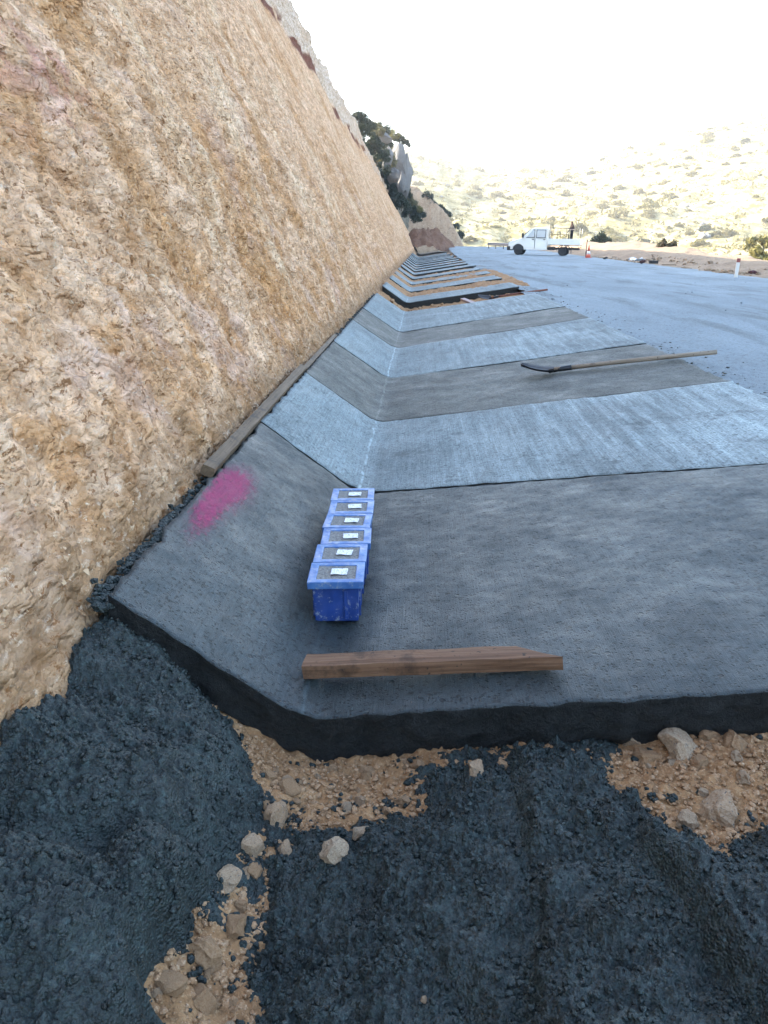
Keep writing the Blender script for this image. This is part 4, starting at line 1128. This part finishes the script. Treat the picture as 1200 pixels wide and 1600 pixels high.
# ================================================================== TIMBERS
def timber(name, L, w, h, mat, cut=None, seed=0, axis=0):
    """board lying along +x (axis 0) or +y (axis 1) from the origin; `cut` slants the far end"""
    n = 60; ring = 12
    prf = []
    for a in range(ring):
        t = a / ring * 4; k = int(t); f = t - k
        cs = [(-0.5, 0), (0.5, 0), (0.5, 1), (-0.5, 1)]
        p0, p1 = cs[k % 4], cs[(k + 1) % 4]; prf.append((p0[0] + (p1[0] - p0[0]) * f, p0[1] + (p1[1] - p0[1]) * f))
    V = []; 
    for i in range(n):
        s = i / (n - 1)
        for (a, b) in prf:
            ln = L * s
            if cut: 
                lim = L * (1 - cut * max(0, (a + 0.5)) ** 0.8 * (0.55 + 0.45 * b)); ln = min(ln, lim) if s < 1 else lim
                ln = lim * s
            rr = 0.93 if (abs(abs(a) - 0.5) < 1e-6 and (b < 1e-6 or b > 1 - 1e-6)) else 1.0
            V.append([ln, a * w * rr, (0.5 + (b - 0.5) * rr) * h])
    V = np.array(V)
    V[:, 1] += 0.06 * w * fbm2(V[:, 0] * 6, V[:, 2] * 30, 3, seed); V[:, 2] += 0.05 * h * fbm2(V[:, 0] * 6, V[:, 1] * 30 + 5, 3, seed + 1) * (V[:, 2] > h * 0.3)
    F = []
    for i in range(n - 1):
        for k in range(ring):
            F.append((i * ring + k, i * ring + (k + 1) % ring, (i + 1) * ring + (k + 1) % ring, (i + 1) * ring + k))
    me = bpy.data.meshes.new(name)
    if axis == 1: V = np.stack([-V[:, 1], V[:, 0], V[:, 2]], -1)
    me.from_pydata(V.tolist(), [], [f[::-1] for f in F] + [tuple(range(ring)), tuple(range((n - 1) * ring, n * ring))[::-1]])
    bm = bmesh.new(); bm.from_mesh(me); bmesh.ops.recalc_face_normals(bm, faces=bm.faces); bm.to_mesh(me); bm.free()
    me.materials.append(mat)
    return me
a = on_prof(476, 1064, 0.004); b = on_prof(882, 1050, 0.004)
dv = Vector(b - a); L = dv.length
o = link('timber', timber('timber', L, 0.090, 0.052, M_wood, 0.17, 61), loc=(a[0], a[1] + 0.045, a[2] + 0.004))
o.rotation_euler = (0.0, -math.atan2(dv.z, math.hypot(dv.x, dv.y)), math.atan2(dv.y, dv.x))
tag(o, 'brown pine timber with slanted end lying across the nearest slab', 'timber')
ya, yb = 3.46, 6.62
o = link('timber', timber('timber', yb - ya, 0.062, 0.05, M_woodgrey, None, 66, 1), loc=(-0.985, ya, 0.397)); o.rotation_euler = (0.0, math.radians(24), 0.004)
tag(o, 'long concrete-smeared timber along the slab edge at the rock face', 'timber')
o = link('timber', timber('timber', 2.6, 0.045, 0.03, M_woodgrey, None, 69, 1), loc=(-1.0, 6.72, 0.375)); o.rotation_euler = (0.0, math.radians(24), 0.002)
tag(o, 'second grey timber continuing the slab edge farther along the rock face', 'timber')

# ================================================================== SHOVELS AND LITTER ON THE DITCH
def shovel(loc, dirv, L, label, blade_mat, handle_mat, roll=0.0, big=1.0):
    """blade tip towards -x, handle towards +x in local space"""
    e = empty('shovel', loc)
    d = Vector(dirv)
    e.rotation_euler = (roll, -math.atan2(d.z, math.hypot(d.x, d.y)), math.atan2(d.y, d.x))
    link('handle', bm_mesh('handle', tube_bm([(0.0, 0, 0.030), (L * 0.35, 0, 0.036), (L * 0.7, 0, 0.034), (L, 0, 0.030)], 0.021, 12), handle_mat, True), e)
    # dished pointed blade
    nl, nw = 14, 9; V = []
    for i in range(nl):
        s = i / (nl - 1); x = -0.30 * big * s
        hw = 0.115 * big * (0.85 + 0.15 * min(1, s * 4)) * math.sqrt(max(0.0, 1 - max(0, (s - 0.45) / 0.55) ** 2.2)) + 0.003
        for j in range(nw):
            u = j / (nw - 1) * 2 - 1
            V.append((x, u * hw, 0.012 + 0.030 * u * u + 0.085 * big * s ** 1.7))
    F = grid_faces(nl, nw).tolist()
    me = bpy.data.meshes.new('blade'); me.from_pydata(V, [], F); me.materials.append(blade_mat)
    for p in me.polygons: p.use_smooth = True
    bo = link('blade', me, e); sm = bo.modifiers.new('solid', 'SOLIDIFY'); sm.thickness = 0.004
    link('socket', bm_mesh('socket', tube_bm([(-0.05, 0, 0.018), (0.04, 0, 0.028), (0.16, 0, 0.033)], 0.018, 12, None, 0.026), blade_mat, True), e)
    return tag(e, label, 'shovel')
a = on_prof(866, 584, 0.0); b = on_prof(1120, 557, 0.0)
if b[0] > XR: b = on_z(1120, 557, 0.45)
shovel((a[0], a[1], a[2] + 0.01), b - a, float(np.linalg.norm(b - a)), 'long-handled shovel with dark upturned blade lying across the damp slab', M_steel, M_handle)
a = on_z(760, 459, 0.24); b = on_z(832, 457, 0.40)
shovel((a[0], 18.25, 0.22), (1.15, 0.05, 0.16), 1.25, 'dark shovel with reddish handle lying at the soil gap', M_steel, mk_wood('reddish handle', (0.13, 0.05, 0.035), (0.22, 0.09, 0.06), (0.06, 0.03, 0.02)), 0.3)
# pale angle-shaped board piece next to it
bm = box_bm(-0.05, 0.05, -0.42, 0.42, 0, 0.05); box_bm(0.054, 0.62, -0.42, -0.32, 0, 0.05, bm)
p = on_z(752, 466, 0.16)
o = link('angle_board', bm_mesh('angle_board', bm, plain('pale pink board', (0.36, 0.27, 0.25), 0.8), False), loc=(1.02, 17.75, 0.17), rot=(0.05, -0.13, 0.25))
tag(o, 'pale L-shaped board beside the dark shovel at the soil gap', 'board')

# ================================================================== TRUCK
M_white = plain('white truck paint', (0.78, 0.76, 0.68), 0.35, 0.5, 0, 0.05, 3)
M_glass = plain('pale glass with painted light', (0.42, 0.43, 0.41), 0.08, 0.6, 0, 0.1)  # pale colour paints the bright hillside seen through the cab
M_black = plain('black plastic', (0.018, 0.018, 0.02), 0.6)
M_rubber = plain('tyre rubber', (0.022, 0.021, 0.021), 0.85)
M_rim = plain('grey steel rim', (0.20, 0.20, 0.20), 0.5, 0.5, 0.5)
M_galv = plain('rusty grey frame', (0.07, 0.055, 0.04), 0.7)
M_redlamp = plain('red lamp lens', (0.30, 0.02, 0.015), 0.3)
M_lamp = plain('headlamp glass', (0.5, 0.5, 0.5), 0.1, 0.6)
def bar(name, p0, p1, r, mat, parent):
    return link(name, bm_mesh(name, tube_bm([p0, p1], r, 6), mat, True), parent)
fw = on_y(812, 395.8, 69.5); rw = on_y(880, 399.4, 68.5)
trk = empty('truck', (0, 0, 0))
# local: nose towards -x, near side is y = -0.98; front axle at x = 0, rear axle at x = WB
WB = float(math.hypot(rw[0] - fw[0], rw[1] - fw[1]))
trk.location = (fw[0], fw[1], float(road_z(np.array([fw[0]]), np.array([69.0]))[0]))
zr_ = float(road_z(np.array([rw[0]]), np.array([69.0]))[0])
trk.rotation_euler = (0, -math.atan2(zr_ - trk.location.z, WB), math.atan2(rw[1] - fw[1], rw[0] - fw[0]))
cabp = [(-0.80, 0.42), (-0.84, 0.78), (-0.74, 1.02), (0.22, 1.30), (0.95, 2.02), (1.25, 2.12), (2.22, 2.12), (2.30, 2.02), (2.32, 0.42), (0.47, 0.42), (0.40, 0.66), (0.2, 0.82), (0, 0.86), (-0.2, 0.82), (-0.40, 0.66), (-0.47, 0.42)]
def tumble(poly): return poly
bm = bmesh.new(); sec = []
for yy, k in ((-0.95, 0), (-0.97, 1), (0.97, 1), (0.95, 0)):
    pass
bm = prism_bm(cabp, -0.97, 0.97)
for v_ in bm.verts:
    if v_.co.z > 1.2: v_.co.y *= 1 - 0.13 * (v_.co.z - 1.2) / 0.9
    if v_.co.x < -0.6: v_.co.y *= 0.90
cab = link('cab', bm_mesh('cab', bm, M_white, False, 0.03), trk)
def side_y(z): return -0.97 * (1 - (0.13 * (z - 1.2) / 0.9 if z > 1.2 else 0))
def panel(name, poly, mat, parent, sgn, off, th=0.012):
    bm = bmesh.new()
    a = [bm.verts.new((x, sgn * (-side_y(z) + off), z)) for x, z in poly]; b = [bm.verts.new((x, sgn * (-side_y(z) + off - th), z)) for x, z in poly]
    n = len(poly); bm.faces.new(a); bm.faces.new(b[::-1])
    for i in range(n): bm.faces.new((a[i], b[i], b[(i + 1) % n], a[(i + 1) % n]))
    bmesh.ops.recalc_face_normals(bm, faces=bm.faces)
    return link(name, bm_mesh(name, bm, mat), parent)
for sg in (-1, 1):
    for nm, dp, wp, hx_ in (('front_door', [(0.50, 0.56), (1.30, 0.56), (1.30, 2.0), (1.05, 2.0), (0.52, 1.42)], [(0.62, 1.38), (1.24, 1.38), (1.24, 1.93), (1.08, 1.93)], 1.18),
                            ('rear_door', [(1.34, 0.50), (2.22, 0.50), (2.22, 2.02), (1.34, 2.02)], [(1.44, 1.38), (2.12, 1.38), (2.12, 1.93), (1.44, 1.93)], 2.10)):
        dr = panel(nm, dp, M_white, trk, sg, 0.012)
        panel('window_surround', [(x + (-.05 if x < 1.0 + (nm == 'rear_door') * .6 else .05), z + (-.05 if z < 1.5 else .05)) for x, z in wp], M_black, dr, sg, 0.018)
        panel('window', wp, M_glass, dr, sg, 0.024)
        link('handle', bm_mesh('handle', box_bm(hx_ - 0.10, hx_ + 0.06, sg * 0.985 - 0.015, sg * 0.985 + 0.015, 1.20, 1.25), M_black), dr)
    link('door_gap', bm_mesh('door_gap', box_bm(1.302, 1.338, sg * 0.974 - 0.006, sg * 0.974 + 0.006, 0.52, 1.30), M_black), trk)
    mr = link('side_mirror', bm_mesh('side_mirror', box_bm(0.26, 0.42, sg * 1.12 - 0.10, sg * 1.12 + 0.10, 1.33, 1.68), M_black, False, 0.03), trk)
    link('headlight', bm_mesh('headlight', box_bm(-0.855, -0.60, sg * 0.70 - 0.16, sg * 0.70 + 0.16, 0.80, 1.0), M_lamp, False, 0.03), trk)
    for wxx in (0.0, WB):
        wl_ = empty('wheel', (wxx, sg * 0.84, 0.34)); wl_.parent = trk
        link('tyre', bm_mesh('tyre', lathe_y_bm([(0.21, -0.10), (0.31, -0.105), (0.34, -0.07), (0.34, 0.07), (0.31, 0.105), (0.21, 0.10)]), M_rubber, True), wl_)
        link('rim', bm_mesh('rim', lathe_y_bm([(0.05, -0.085), (0.12, -0.075), (0.16, -0.04), (0.208, -0.095), (0.208, 0.095), (0.16, 0.04), (0.12, 0.075), (0.05, 0.085)]), M_rim, True), wl_)
    panel('wheel_arch', [(0.44 * math.cos(t) * 1.0, 0.40 + 0.44 * math.sin(t)) for t in np.linspace(0, math.pi, 14)], M_black, trk, sg, 0.004, 0.5)
    link('mudguard', bm_mesh('mudguard', prism_bm([(WB + 0.47 * math.cos(t), 0.36 + 0.47 * math.sin(t)) for t in np.linspace(0.1, math.pi - 0.1, 12)] + [(WB + 0.43 * math.cos(t), 0.36 + 0.43 * math.sin(t)) for t in np.linspace(math.pi - 0.1, 0.1, 12)], sg * 0.84 - 0.12, sg * 0.84 + 0.12), M_black), trk)
    link('mud_flap', bm_mesh('mud_flap', box_bm(WB + 0.50, WB + 0.52, sg * 0.84 - 0.13, sg * 0.84 + 0.13, 0.16, 0.70), M_black), trk)
    link('rear_light', bm_mesh('rear_light', box_bm(WB + 1.26, WB + 1.30, sg * 0.80 - 0.12, sg * 0.80 + 0.12, 0.60, 0.72), M_redlamp), trk)
    link('chassis_rail', bm_mesh('chassis_rail', box_bm(0.6, WB + 1.22, sg * 0.42 - 0.04, sg * 0.42 + 0.04, 0.46, 0.62), M_black), trk)
link('windscreen', bm_mesh('windscreen', (lambda b_: (b_.faces.new([b_.verts.new(c_) for c_ in ((0.25, -0.84, 1.36), (0.25, 0.84, 1.36), (0.90, 0.76, 2.0), (0.90, -0.76, 2.0))]), b_)[1])(bmesh.new()), M_glass), trk).location = (-0.025, 0, 0.03)
link('bumper', bm_mesh('bumper', box_bm(-0.93, -0.66, -0.93, 0.93, 0.34, 0.66), M_black, False, 0.05), trk)
link('grille', bm_mesh('grille', box_bm(-0.87, -0.80, -0.45, 0.45, 0.74, 0.92), M_black, False, 0.02), trk)
link('fuel_tank', bm_mesh('fuel_tank', box_bm(2.42, 2.95, -0.86, -0.50, 0.42, 0.68), M_black, False, 0.04), trk)
bx0, bx1 = 2.40, WB + 1.30
bed = link('bed_floor', bm_mesh('bed_floor', box_bm(bx0, bx1, -1.02, 1.02, 0.80, 0.90), M_galv), trk)
for sg in (-1, 1):
    for k in range(3):
        link('side_board', bm_mesh('side_board', box_bm(bx0 + 0.03, bx1 - 0.03, sg * 1.035 - 0.014, sg * 1.035 + 0.014, 0.84 + 0.155 * k, 0.84 + 0.155 * k + 0.150), M_white, False, 0.006), trk)
    for xx in (bx0, (bx0 + bx1) / 2, bx1):
        link('side_post', bm_mesh('side_post', box_bm(xx - 0.028, xx + 0.028, sg * 1.035 - 0.024, sg * 1.035 + 0.024, 0.78, 1.34), M_white), trk)
link('tailgate', bm_mesh('tailgate', box_bm(bx1 + 0.03, bx1 + 0.058, -1.0, 1.0, 0.84, 1.30), M_white, False, 0.006), trk)
# tubular load frame behind the cab and along the bed
for yy in (-0.95, 0.0, 0.95): bar('frame_post', (bx0 + 0.08, yy, 0.9), (bx0 + 0.08, yy, 2.40), 0.026, M_galv, trk)
for zz in (1.75, 2.05, 2.35): bar('frame_rail', (bx0 + 0.08, -0.95, zz), (bx0 + 0.08, 0.95, zz), 0.020, M_galv, trk)
for sg in (-1, 1):
    for zz in (1.62, 2.12): bar('frame_rail', (bx0 + 0.08, sg * 0.95, zz), (bx1 - 0.9, sg * 0.95, zz), 0.018, M_galv, trk)
    for xx in (bx0 + 0.7, bx0 + 1.4, bx1 - 0.9): bar('frame_post', (xx, sg * 0.95, 1.3), (xx, sg * 0.95, 2.12), 0.018, M_galv, trk)
    bar('frame_post', (bx1 - 0.04, sg * 0.95, 1.3), (bx1 - 0.04, sg * 0.95, 2.1), 0.016, M_white, trk)
tag(trk, 'white crew-cab truck with dropside bed parked across the far road edge', 'truck')

# ================================================================== PERSON IN THE TRUCK BED
def person(loc, rz):
    me = bpy.data.meshes.new('person')
    J_ = {'pel': (0, 0, 0.95, .135), 'bel': (0, -.01, 1.10, .13), 'che': (0, -.01, 1.30, .15), 'nek': (0, -.01, 1.47, .062), 'hd1': (0, -.03, 1.56, .085), 'hd2': (0, -.035, 1.66, .098), 'hd3': (0, -.03, 1.73, .07),
          'lh': (.095, 0, .88, .095), 'lk': (.11, -.02, .49, .066), 'la': (.11, .02, .09, .045), 'lt': (.12, -.15, .04, .04),
          'rh': (-.095, 0, .88, .095), 'rk': (-.12, .02, .49, .066), 'ra': (-.13, .06, .09, .045), 'rt': (-.14, -.11, .04, .04),
          'ls': (.19, 0, 1.40, .065), 'le': (.26, .03, 1.13, .048), 'lw': (.24, -.08, .90, .034), 'lp': (.23, -.12, .82, .036),
          'rs': (-.19, 0, 1.40, .065), 're': (-.28, -.02, 1.14, .048), 'rw': (-.24, -.18, .98, .034), 'rp': (-.21, -.25, .95, .036)}
    E_ = [('pel', 'bel'), ('bel', 'che'), ('che', 'nek'), ('nek', 'hd1'), ('hd1', 'hd2'), ('hd2', 'hd3'), ('pel', 'lh'), ('lh', 'lk'), ('lk', 'la'), ('la', 'lt'), ('pel', 'rh'), ('rh', 'rk'), ('rk', 'ra'), ('ra', 'rt'),
          ('che', 'ls'), ('ls', 'le'), ('le', 'lw'), ('lw', 'lp'), ('che', 'rs'), ('rs', 're'), ('re', 'rw'), ('rw', 'rp')]
    for s_, sx in (('l', 1), ('r', -1)):           # five fingers per hand
        bx_, by_, bz_ = J_[s_ + 'p'][:3]
        for f_ in range(4):
            J_[f'{s_}f{f_}'] = (bx_ + sx * 0.002 + (f_ - 1.5) * 0.004, by_ - 0.03 + (f_ - 1.5) * 0.019, bz_ - 0.075 - 0.008 * (f_ in (1, 2)), .009); E_.append((s_ + 'p', f'{s_}f{f_}'))
        J_[f'{s_}th'] = (bx_ - sx * 0.02, by_ - 0.055, bz_ - 0.02, .010); E_.append((s_ + 'p', f'{s_}th'))
    ks = list(J_); me.from_pydata([J_[k][:3] for k in ks], [(ks.index(a), ks.index(b)) for a, b in E_], [])
    o = link('person', me, loc=loc); o.rotation_euler = (0, 0, rz)
    o.modifiers.new('skin', 'SKIN'); me.skin_vertices or None
    sk = me.skin_vertices[0].data if me.skin_vertices else None
    if sk:
        for i, k in enumerate(ks):
            r = J_[k][3]; sk[i].radius = (r, r * (0.8 if k in ('che', 'bel', 'pel') else 1)); sk[i].use_root = (k == 'pel')
    sb = o.modifiers.new('sub', 'SUBSURF'); sb.levels = 1; sb.render_levels = 2
    q = Mat('work clothes and skin', 0.85, 0.2)
    sx_ = q.n('ShaderNodeSeparateXYZ'); q.l(q.co(), sx_.inputs[0])
    z_ = q.math('ADD', sx_.outputs[2], q.math('MULTIPLY', q.math('SUBTRACT', q.noise(9, 2), 0.5), 0.03))
    q.color(q.ramp(q.math('DIVIDE', z_, 2.0), [(0.0, (0.03, 0.028, 0.026)), (0.05, (0.022, 0.022, 0.026)), (0.535, (0.022, 0.022, 0.026)), (0.54, (0.40, 0.30, 0.24)), (0.575, (0.40, 0.30, 0.24)), (0.58, (0.035, 0.022, 0.020)), (0.745, (0.035, 0.022, 0.020)), (0.75, (0.16, 0.085, 0.06)), (0.825, (0.16, 0.085, 0.06)), (0.83, (0.012, 0.01, 0.01))]))
    me.materials.append(q.m)
    return tag(o, 'person in dark clothes with a pale waist band standing in the truck bed', 'person')
bpy.context.view_layer.update()
pl_ = trk.matrix_world @ Vector((0, -0.35, 0.91))
pp = on_y(893, 372, float((trk.matrix_world @ Vector((WB + 0.6, -0.35, 0.9))).y))
lx = (trk.matrix_world.inverted() @ Vector(pp)).x
pw = trk.matrix_world @ Vector((lx, -0.35, 0.905))
per = person(pw, math.radians(-70))

# ================================================================== ROADSIDE THINGS
def ground_at(px, py, Y):
    p = on_y(px, py, Y); return p
# cone
M_cone = plain('red cone plastic', (0.50, 0.09, 0.05), 0.6)
M_conew = plain('white cone band', (0.7, 0.68, 0.66), 0.6)
p = on_y(919, 403, 62); e = empty('traffic_cone', (p[0], 62, p[2]))
link('base', bm_mesh('base', box_bm(-0.22, 0.22, -0.22, 0.22, 0, 0.04), M_cone, False, 0.01), e)
def cone_seg(nm, r0, r1, z0, z1, mt):
    bm = lathe_y_bm([(r0, z0), (r1, z1)], 20); 
    for v_ in bm.verts: v_.co = Vector((v_.co.x, v_.co.z, v_.co.y))
    bmesh.ops.recalc_face_normals(bm, faces=bm.faces)
    return link(nm, bm_mesh(nm, bm, mt, True), e)
cone_seg('cone_body', 0.17, 0.135, 0.04, 0.26, M_cone); cone_seg('white_band', 0.137, 0.10, 0.26, 0.48, M_conew); cone_seg('cone_body', 0.10, 0.03, 0.48, 0.90, M_cone)
tag(e, 'faded red and white traffic cone on the road edge behind the truck', 'traffic cone')
p = on_y(915, 402, 62.6); e = empty('stake', (p[0], 62.6, p[2] - 0.1))
link('post', bm_mesh('post', tube_bm([(0, 0, 0), (0.02, 0, 1.25)], 0.035, 7), plain('dark red stake', (0.13, 0.035, 0.03), 0.8), True), e)
link('cap', bm_mesh('cap', tube_bm([(0.02, 0, 1.255), (0.021, 0, 1.35)], 0.045, 7), plain('rusty cap', (0.16, 0.06, 0.03), 0.8), True), e)
tag(e, 'thin dark red stake next to the traffic cone', 'stake')
# marker post
p = on_y(1150, 431, 27.6); e = empty('marker_post', (p[0], 27.6, p[2] - 0.05)); e.rotation_euler = (0, math.radians(1.5), 0)
bmp = box_bm(-0.05, 0.05, -0.03, 0.03, 0.0, 0.47)
link('post', bm_mesh('post', bmp, plain('dirty white post', (0.62, 0.60, 0.55), 0.6), False, 0.012), e)
link('reflector', bm_mesh('reflector', box_bm(-0.052, 0.052, -0.034, 0.034, 0.472, 0.60), plain('dark red reflector', (0.22, 0.05, 0.04), 0.5), False, 0.012), e)
tag(e, 'short white marker post with dark red top on the shoulder', 'marker post')
def lump(name, px, py, Y, s, mat, label, cat, seed):
    p = on_y(px, py, Y)
    return tag(link(name, rock_mesh(name, seed, mat, 3, 0.7, 0.5), loc=(p[0], Y, p[2] + 0.25 * s[2]), rot=(0, 0, seed), scl=s), label, cat)
lump('cloth_bundle', 1175, 428, 27.4, (0.34, 0.25, 0.22), plain('dark maroon cloth', (0.06, 0.012, 0.014), 0.9), 'dark maroon bundle on the shoulder right of the marker post', 'bundle', 71)
lump('cloth_bundle', 1004, 411, 44.0, (0.36, 0.4, 0.34), plain('black red cloth', (0.05, 0.018, 0.016), 0.9), 'dark bundle on the road edge between white sheet and dark box', 'bundle', 72)
lump('tyre_piece', 945, 405, 56.0, (0.42, 0.3, 0.28), M_rubber, 'black lump on the road edge right of the traffic cone', 'lump', 73)
p = on_y(1021, 412, 43.5)
e = empty('dark_box', (p[0], 43.5, p[2])); link('box_body', bm_mesh('box_body', box_bm(-0.2, 0.2, -0.15, 0.15, 0, 0.14), M_steel, False, 0.01), e); link('lid', bm_mesh('lid', box_bm(-0.21, 0.21, -0.16, 0.16, 0.142, 0.165), M_black, False, 0.006), e)
tag(e, 'flat dark box on the road edge right of the dark bundle', 'box')
p = on_y(994, 409, 45)
X, Y = np.meshgrid(np.linspace(-0.35, 0.35, 18), np.linspace(-0.5, 0.5, 18)); Z = 0.12 + 0.2 * fbm2(X * 3, Y * 3, 3, 88)
o = link('plastic_sheet', fast_mesh('plastic_sheet', np.stack([X, Y, np.maximum(Z, 0.03)], -1).reshape(-1, 3), grid_faces(18, 18), [plain('white sheet', (0.6, 0.6, 0.6), 0.5)]), loc=(p[0], 45, p[2]))
tag(o, 'crumpled white sheet on the road edge', 'sheet')
p = on_y(1040, 415, 42.5)
tag(link('plank', timber('plank', 0.7, 0.10, 0.04, M_woodgrey, None, 91), loc=(p[0] - 0.2, 42.5, p[2] + 0.02), rot=(0, 0, -0.2)), 'thin grey plank on the road edge right of the dark box', 'plank')
# broken stones in the torn shoulder bank behind the truck
n = 600; g = np.random.default_rng(961)
y = 30 + 36 * g.random(n); e_ = 0.1 + 2.2 * g.random(n) ** 1.5; x = interp(y, RR)[0] + e_; S = 0.06 + 0.28 * g.random(n) ** 3
keep = fbm2(x * 0.5, y * 0.15, 3, 962) > -0.05
x, y, S = x[keep], y[keep], S[keep]
struct(link('bank_rubble', scatter_mesh('bank_rubble', np.stack([x, y, terrain(x, y) + S * 0.1], -1), S, M_bank, 963)), 'stuff', 'brown rubble in the torn shoulder bank')
# guard rail beyond the crest
e = empty('guard_rail', (0, 0, 0))
ga, gb = on_y(762, 381, 104), on_y(812, 383, 96)
A_, B_ = Vector(ga), Vector(gb); dr_ = (B_ - A_)
bm = bmesh.new(); prf_ = [(-0.02, -0.16), (0.05, -0.10), (0.0, -0.02), (0.0, 0.02), (0.05, 0.10), (-0.02, 0.16)]
nrm = Vector((dr_.y, -dr_.x, 0)).normalized(); rows = []
for t in (0, 0.5, 1):
    c_ = A_ + dr_ * t; rows.append([bm.verts.new(c_ + nrm * a_ + Vector((0, 0, b_))) for a_, b_ in prf_])
for i in range(2):
    for k in range(5): bm.faces.new((rows[i][k], rows[i][k + 1], rows[i + 1][k + 1], rows[i + 1][k]))
ro = link('rail', bm_mesh('rail', bm, plain('galvanised rail', (0.22, 0.20, 0.19), 0.5, 0.5, 0.4), False), e)
so = ro.modifiers.new('solid', 'SOLIDIFY'); so.thickness = 0.01
for t in (0.02, 0.25, 0.5, 0.75, 0.98):
    c_ = A_ + dr_ * t - nrm * 0.08
    bar('post', (c_.x, c_.y, c_.z - 0.75), (c_.x, c_.y, c_.z + 0.12), 0.05, M_galv, e)
tag(e, 'low grey guard rail at the road edge left of the truck', 'guard rail')

# ================================================================== HAZE over the valley
hz = link('haze', bm_mesh('haze', box_bm(-1300, 1300, -1300, 1300, -70, 130), None))
hm_ = bpy.data.materials.new('pale haze'); hm_.use_nodes = True
ht = hm_.node_tree; ht.nodes.clear()
pv = ht.nodes.new('ShaderNodeVolumePrincipled'); ho = ht.nodes.new('ShaderNodeOutputMaterial')
pv.inputs['Color'].default_value = (0.96, 0.94, 0.88, 1); pv.inputs['Density'].default_value = 0.00055; pv.inputs['Anisotropy'].default_value = 0.35
ht.links.new(pv.outputs[0], ho.inputs['Volume'])
hz.data.materials.append(hm_); hz['kind'] = 'stuff'
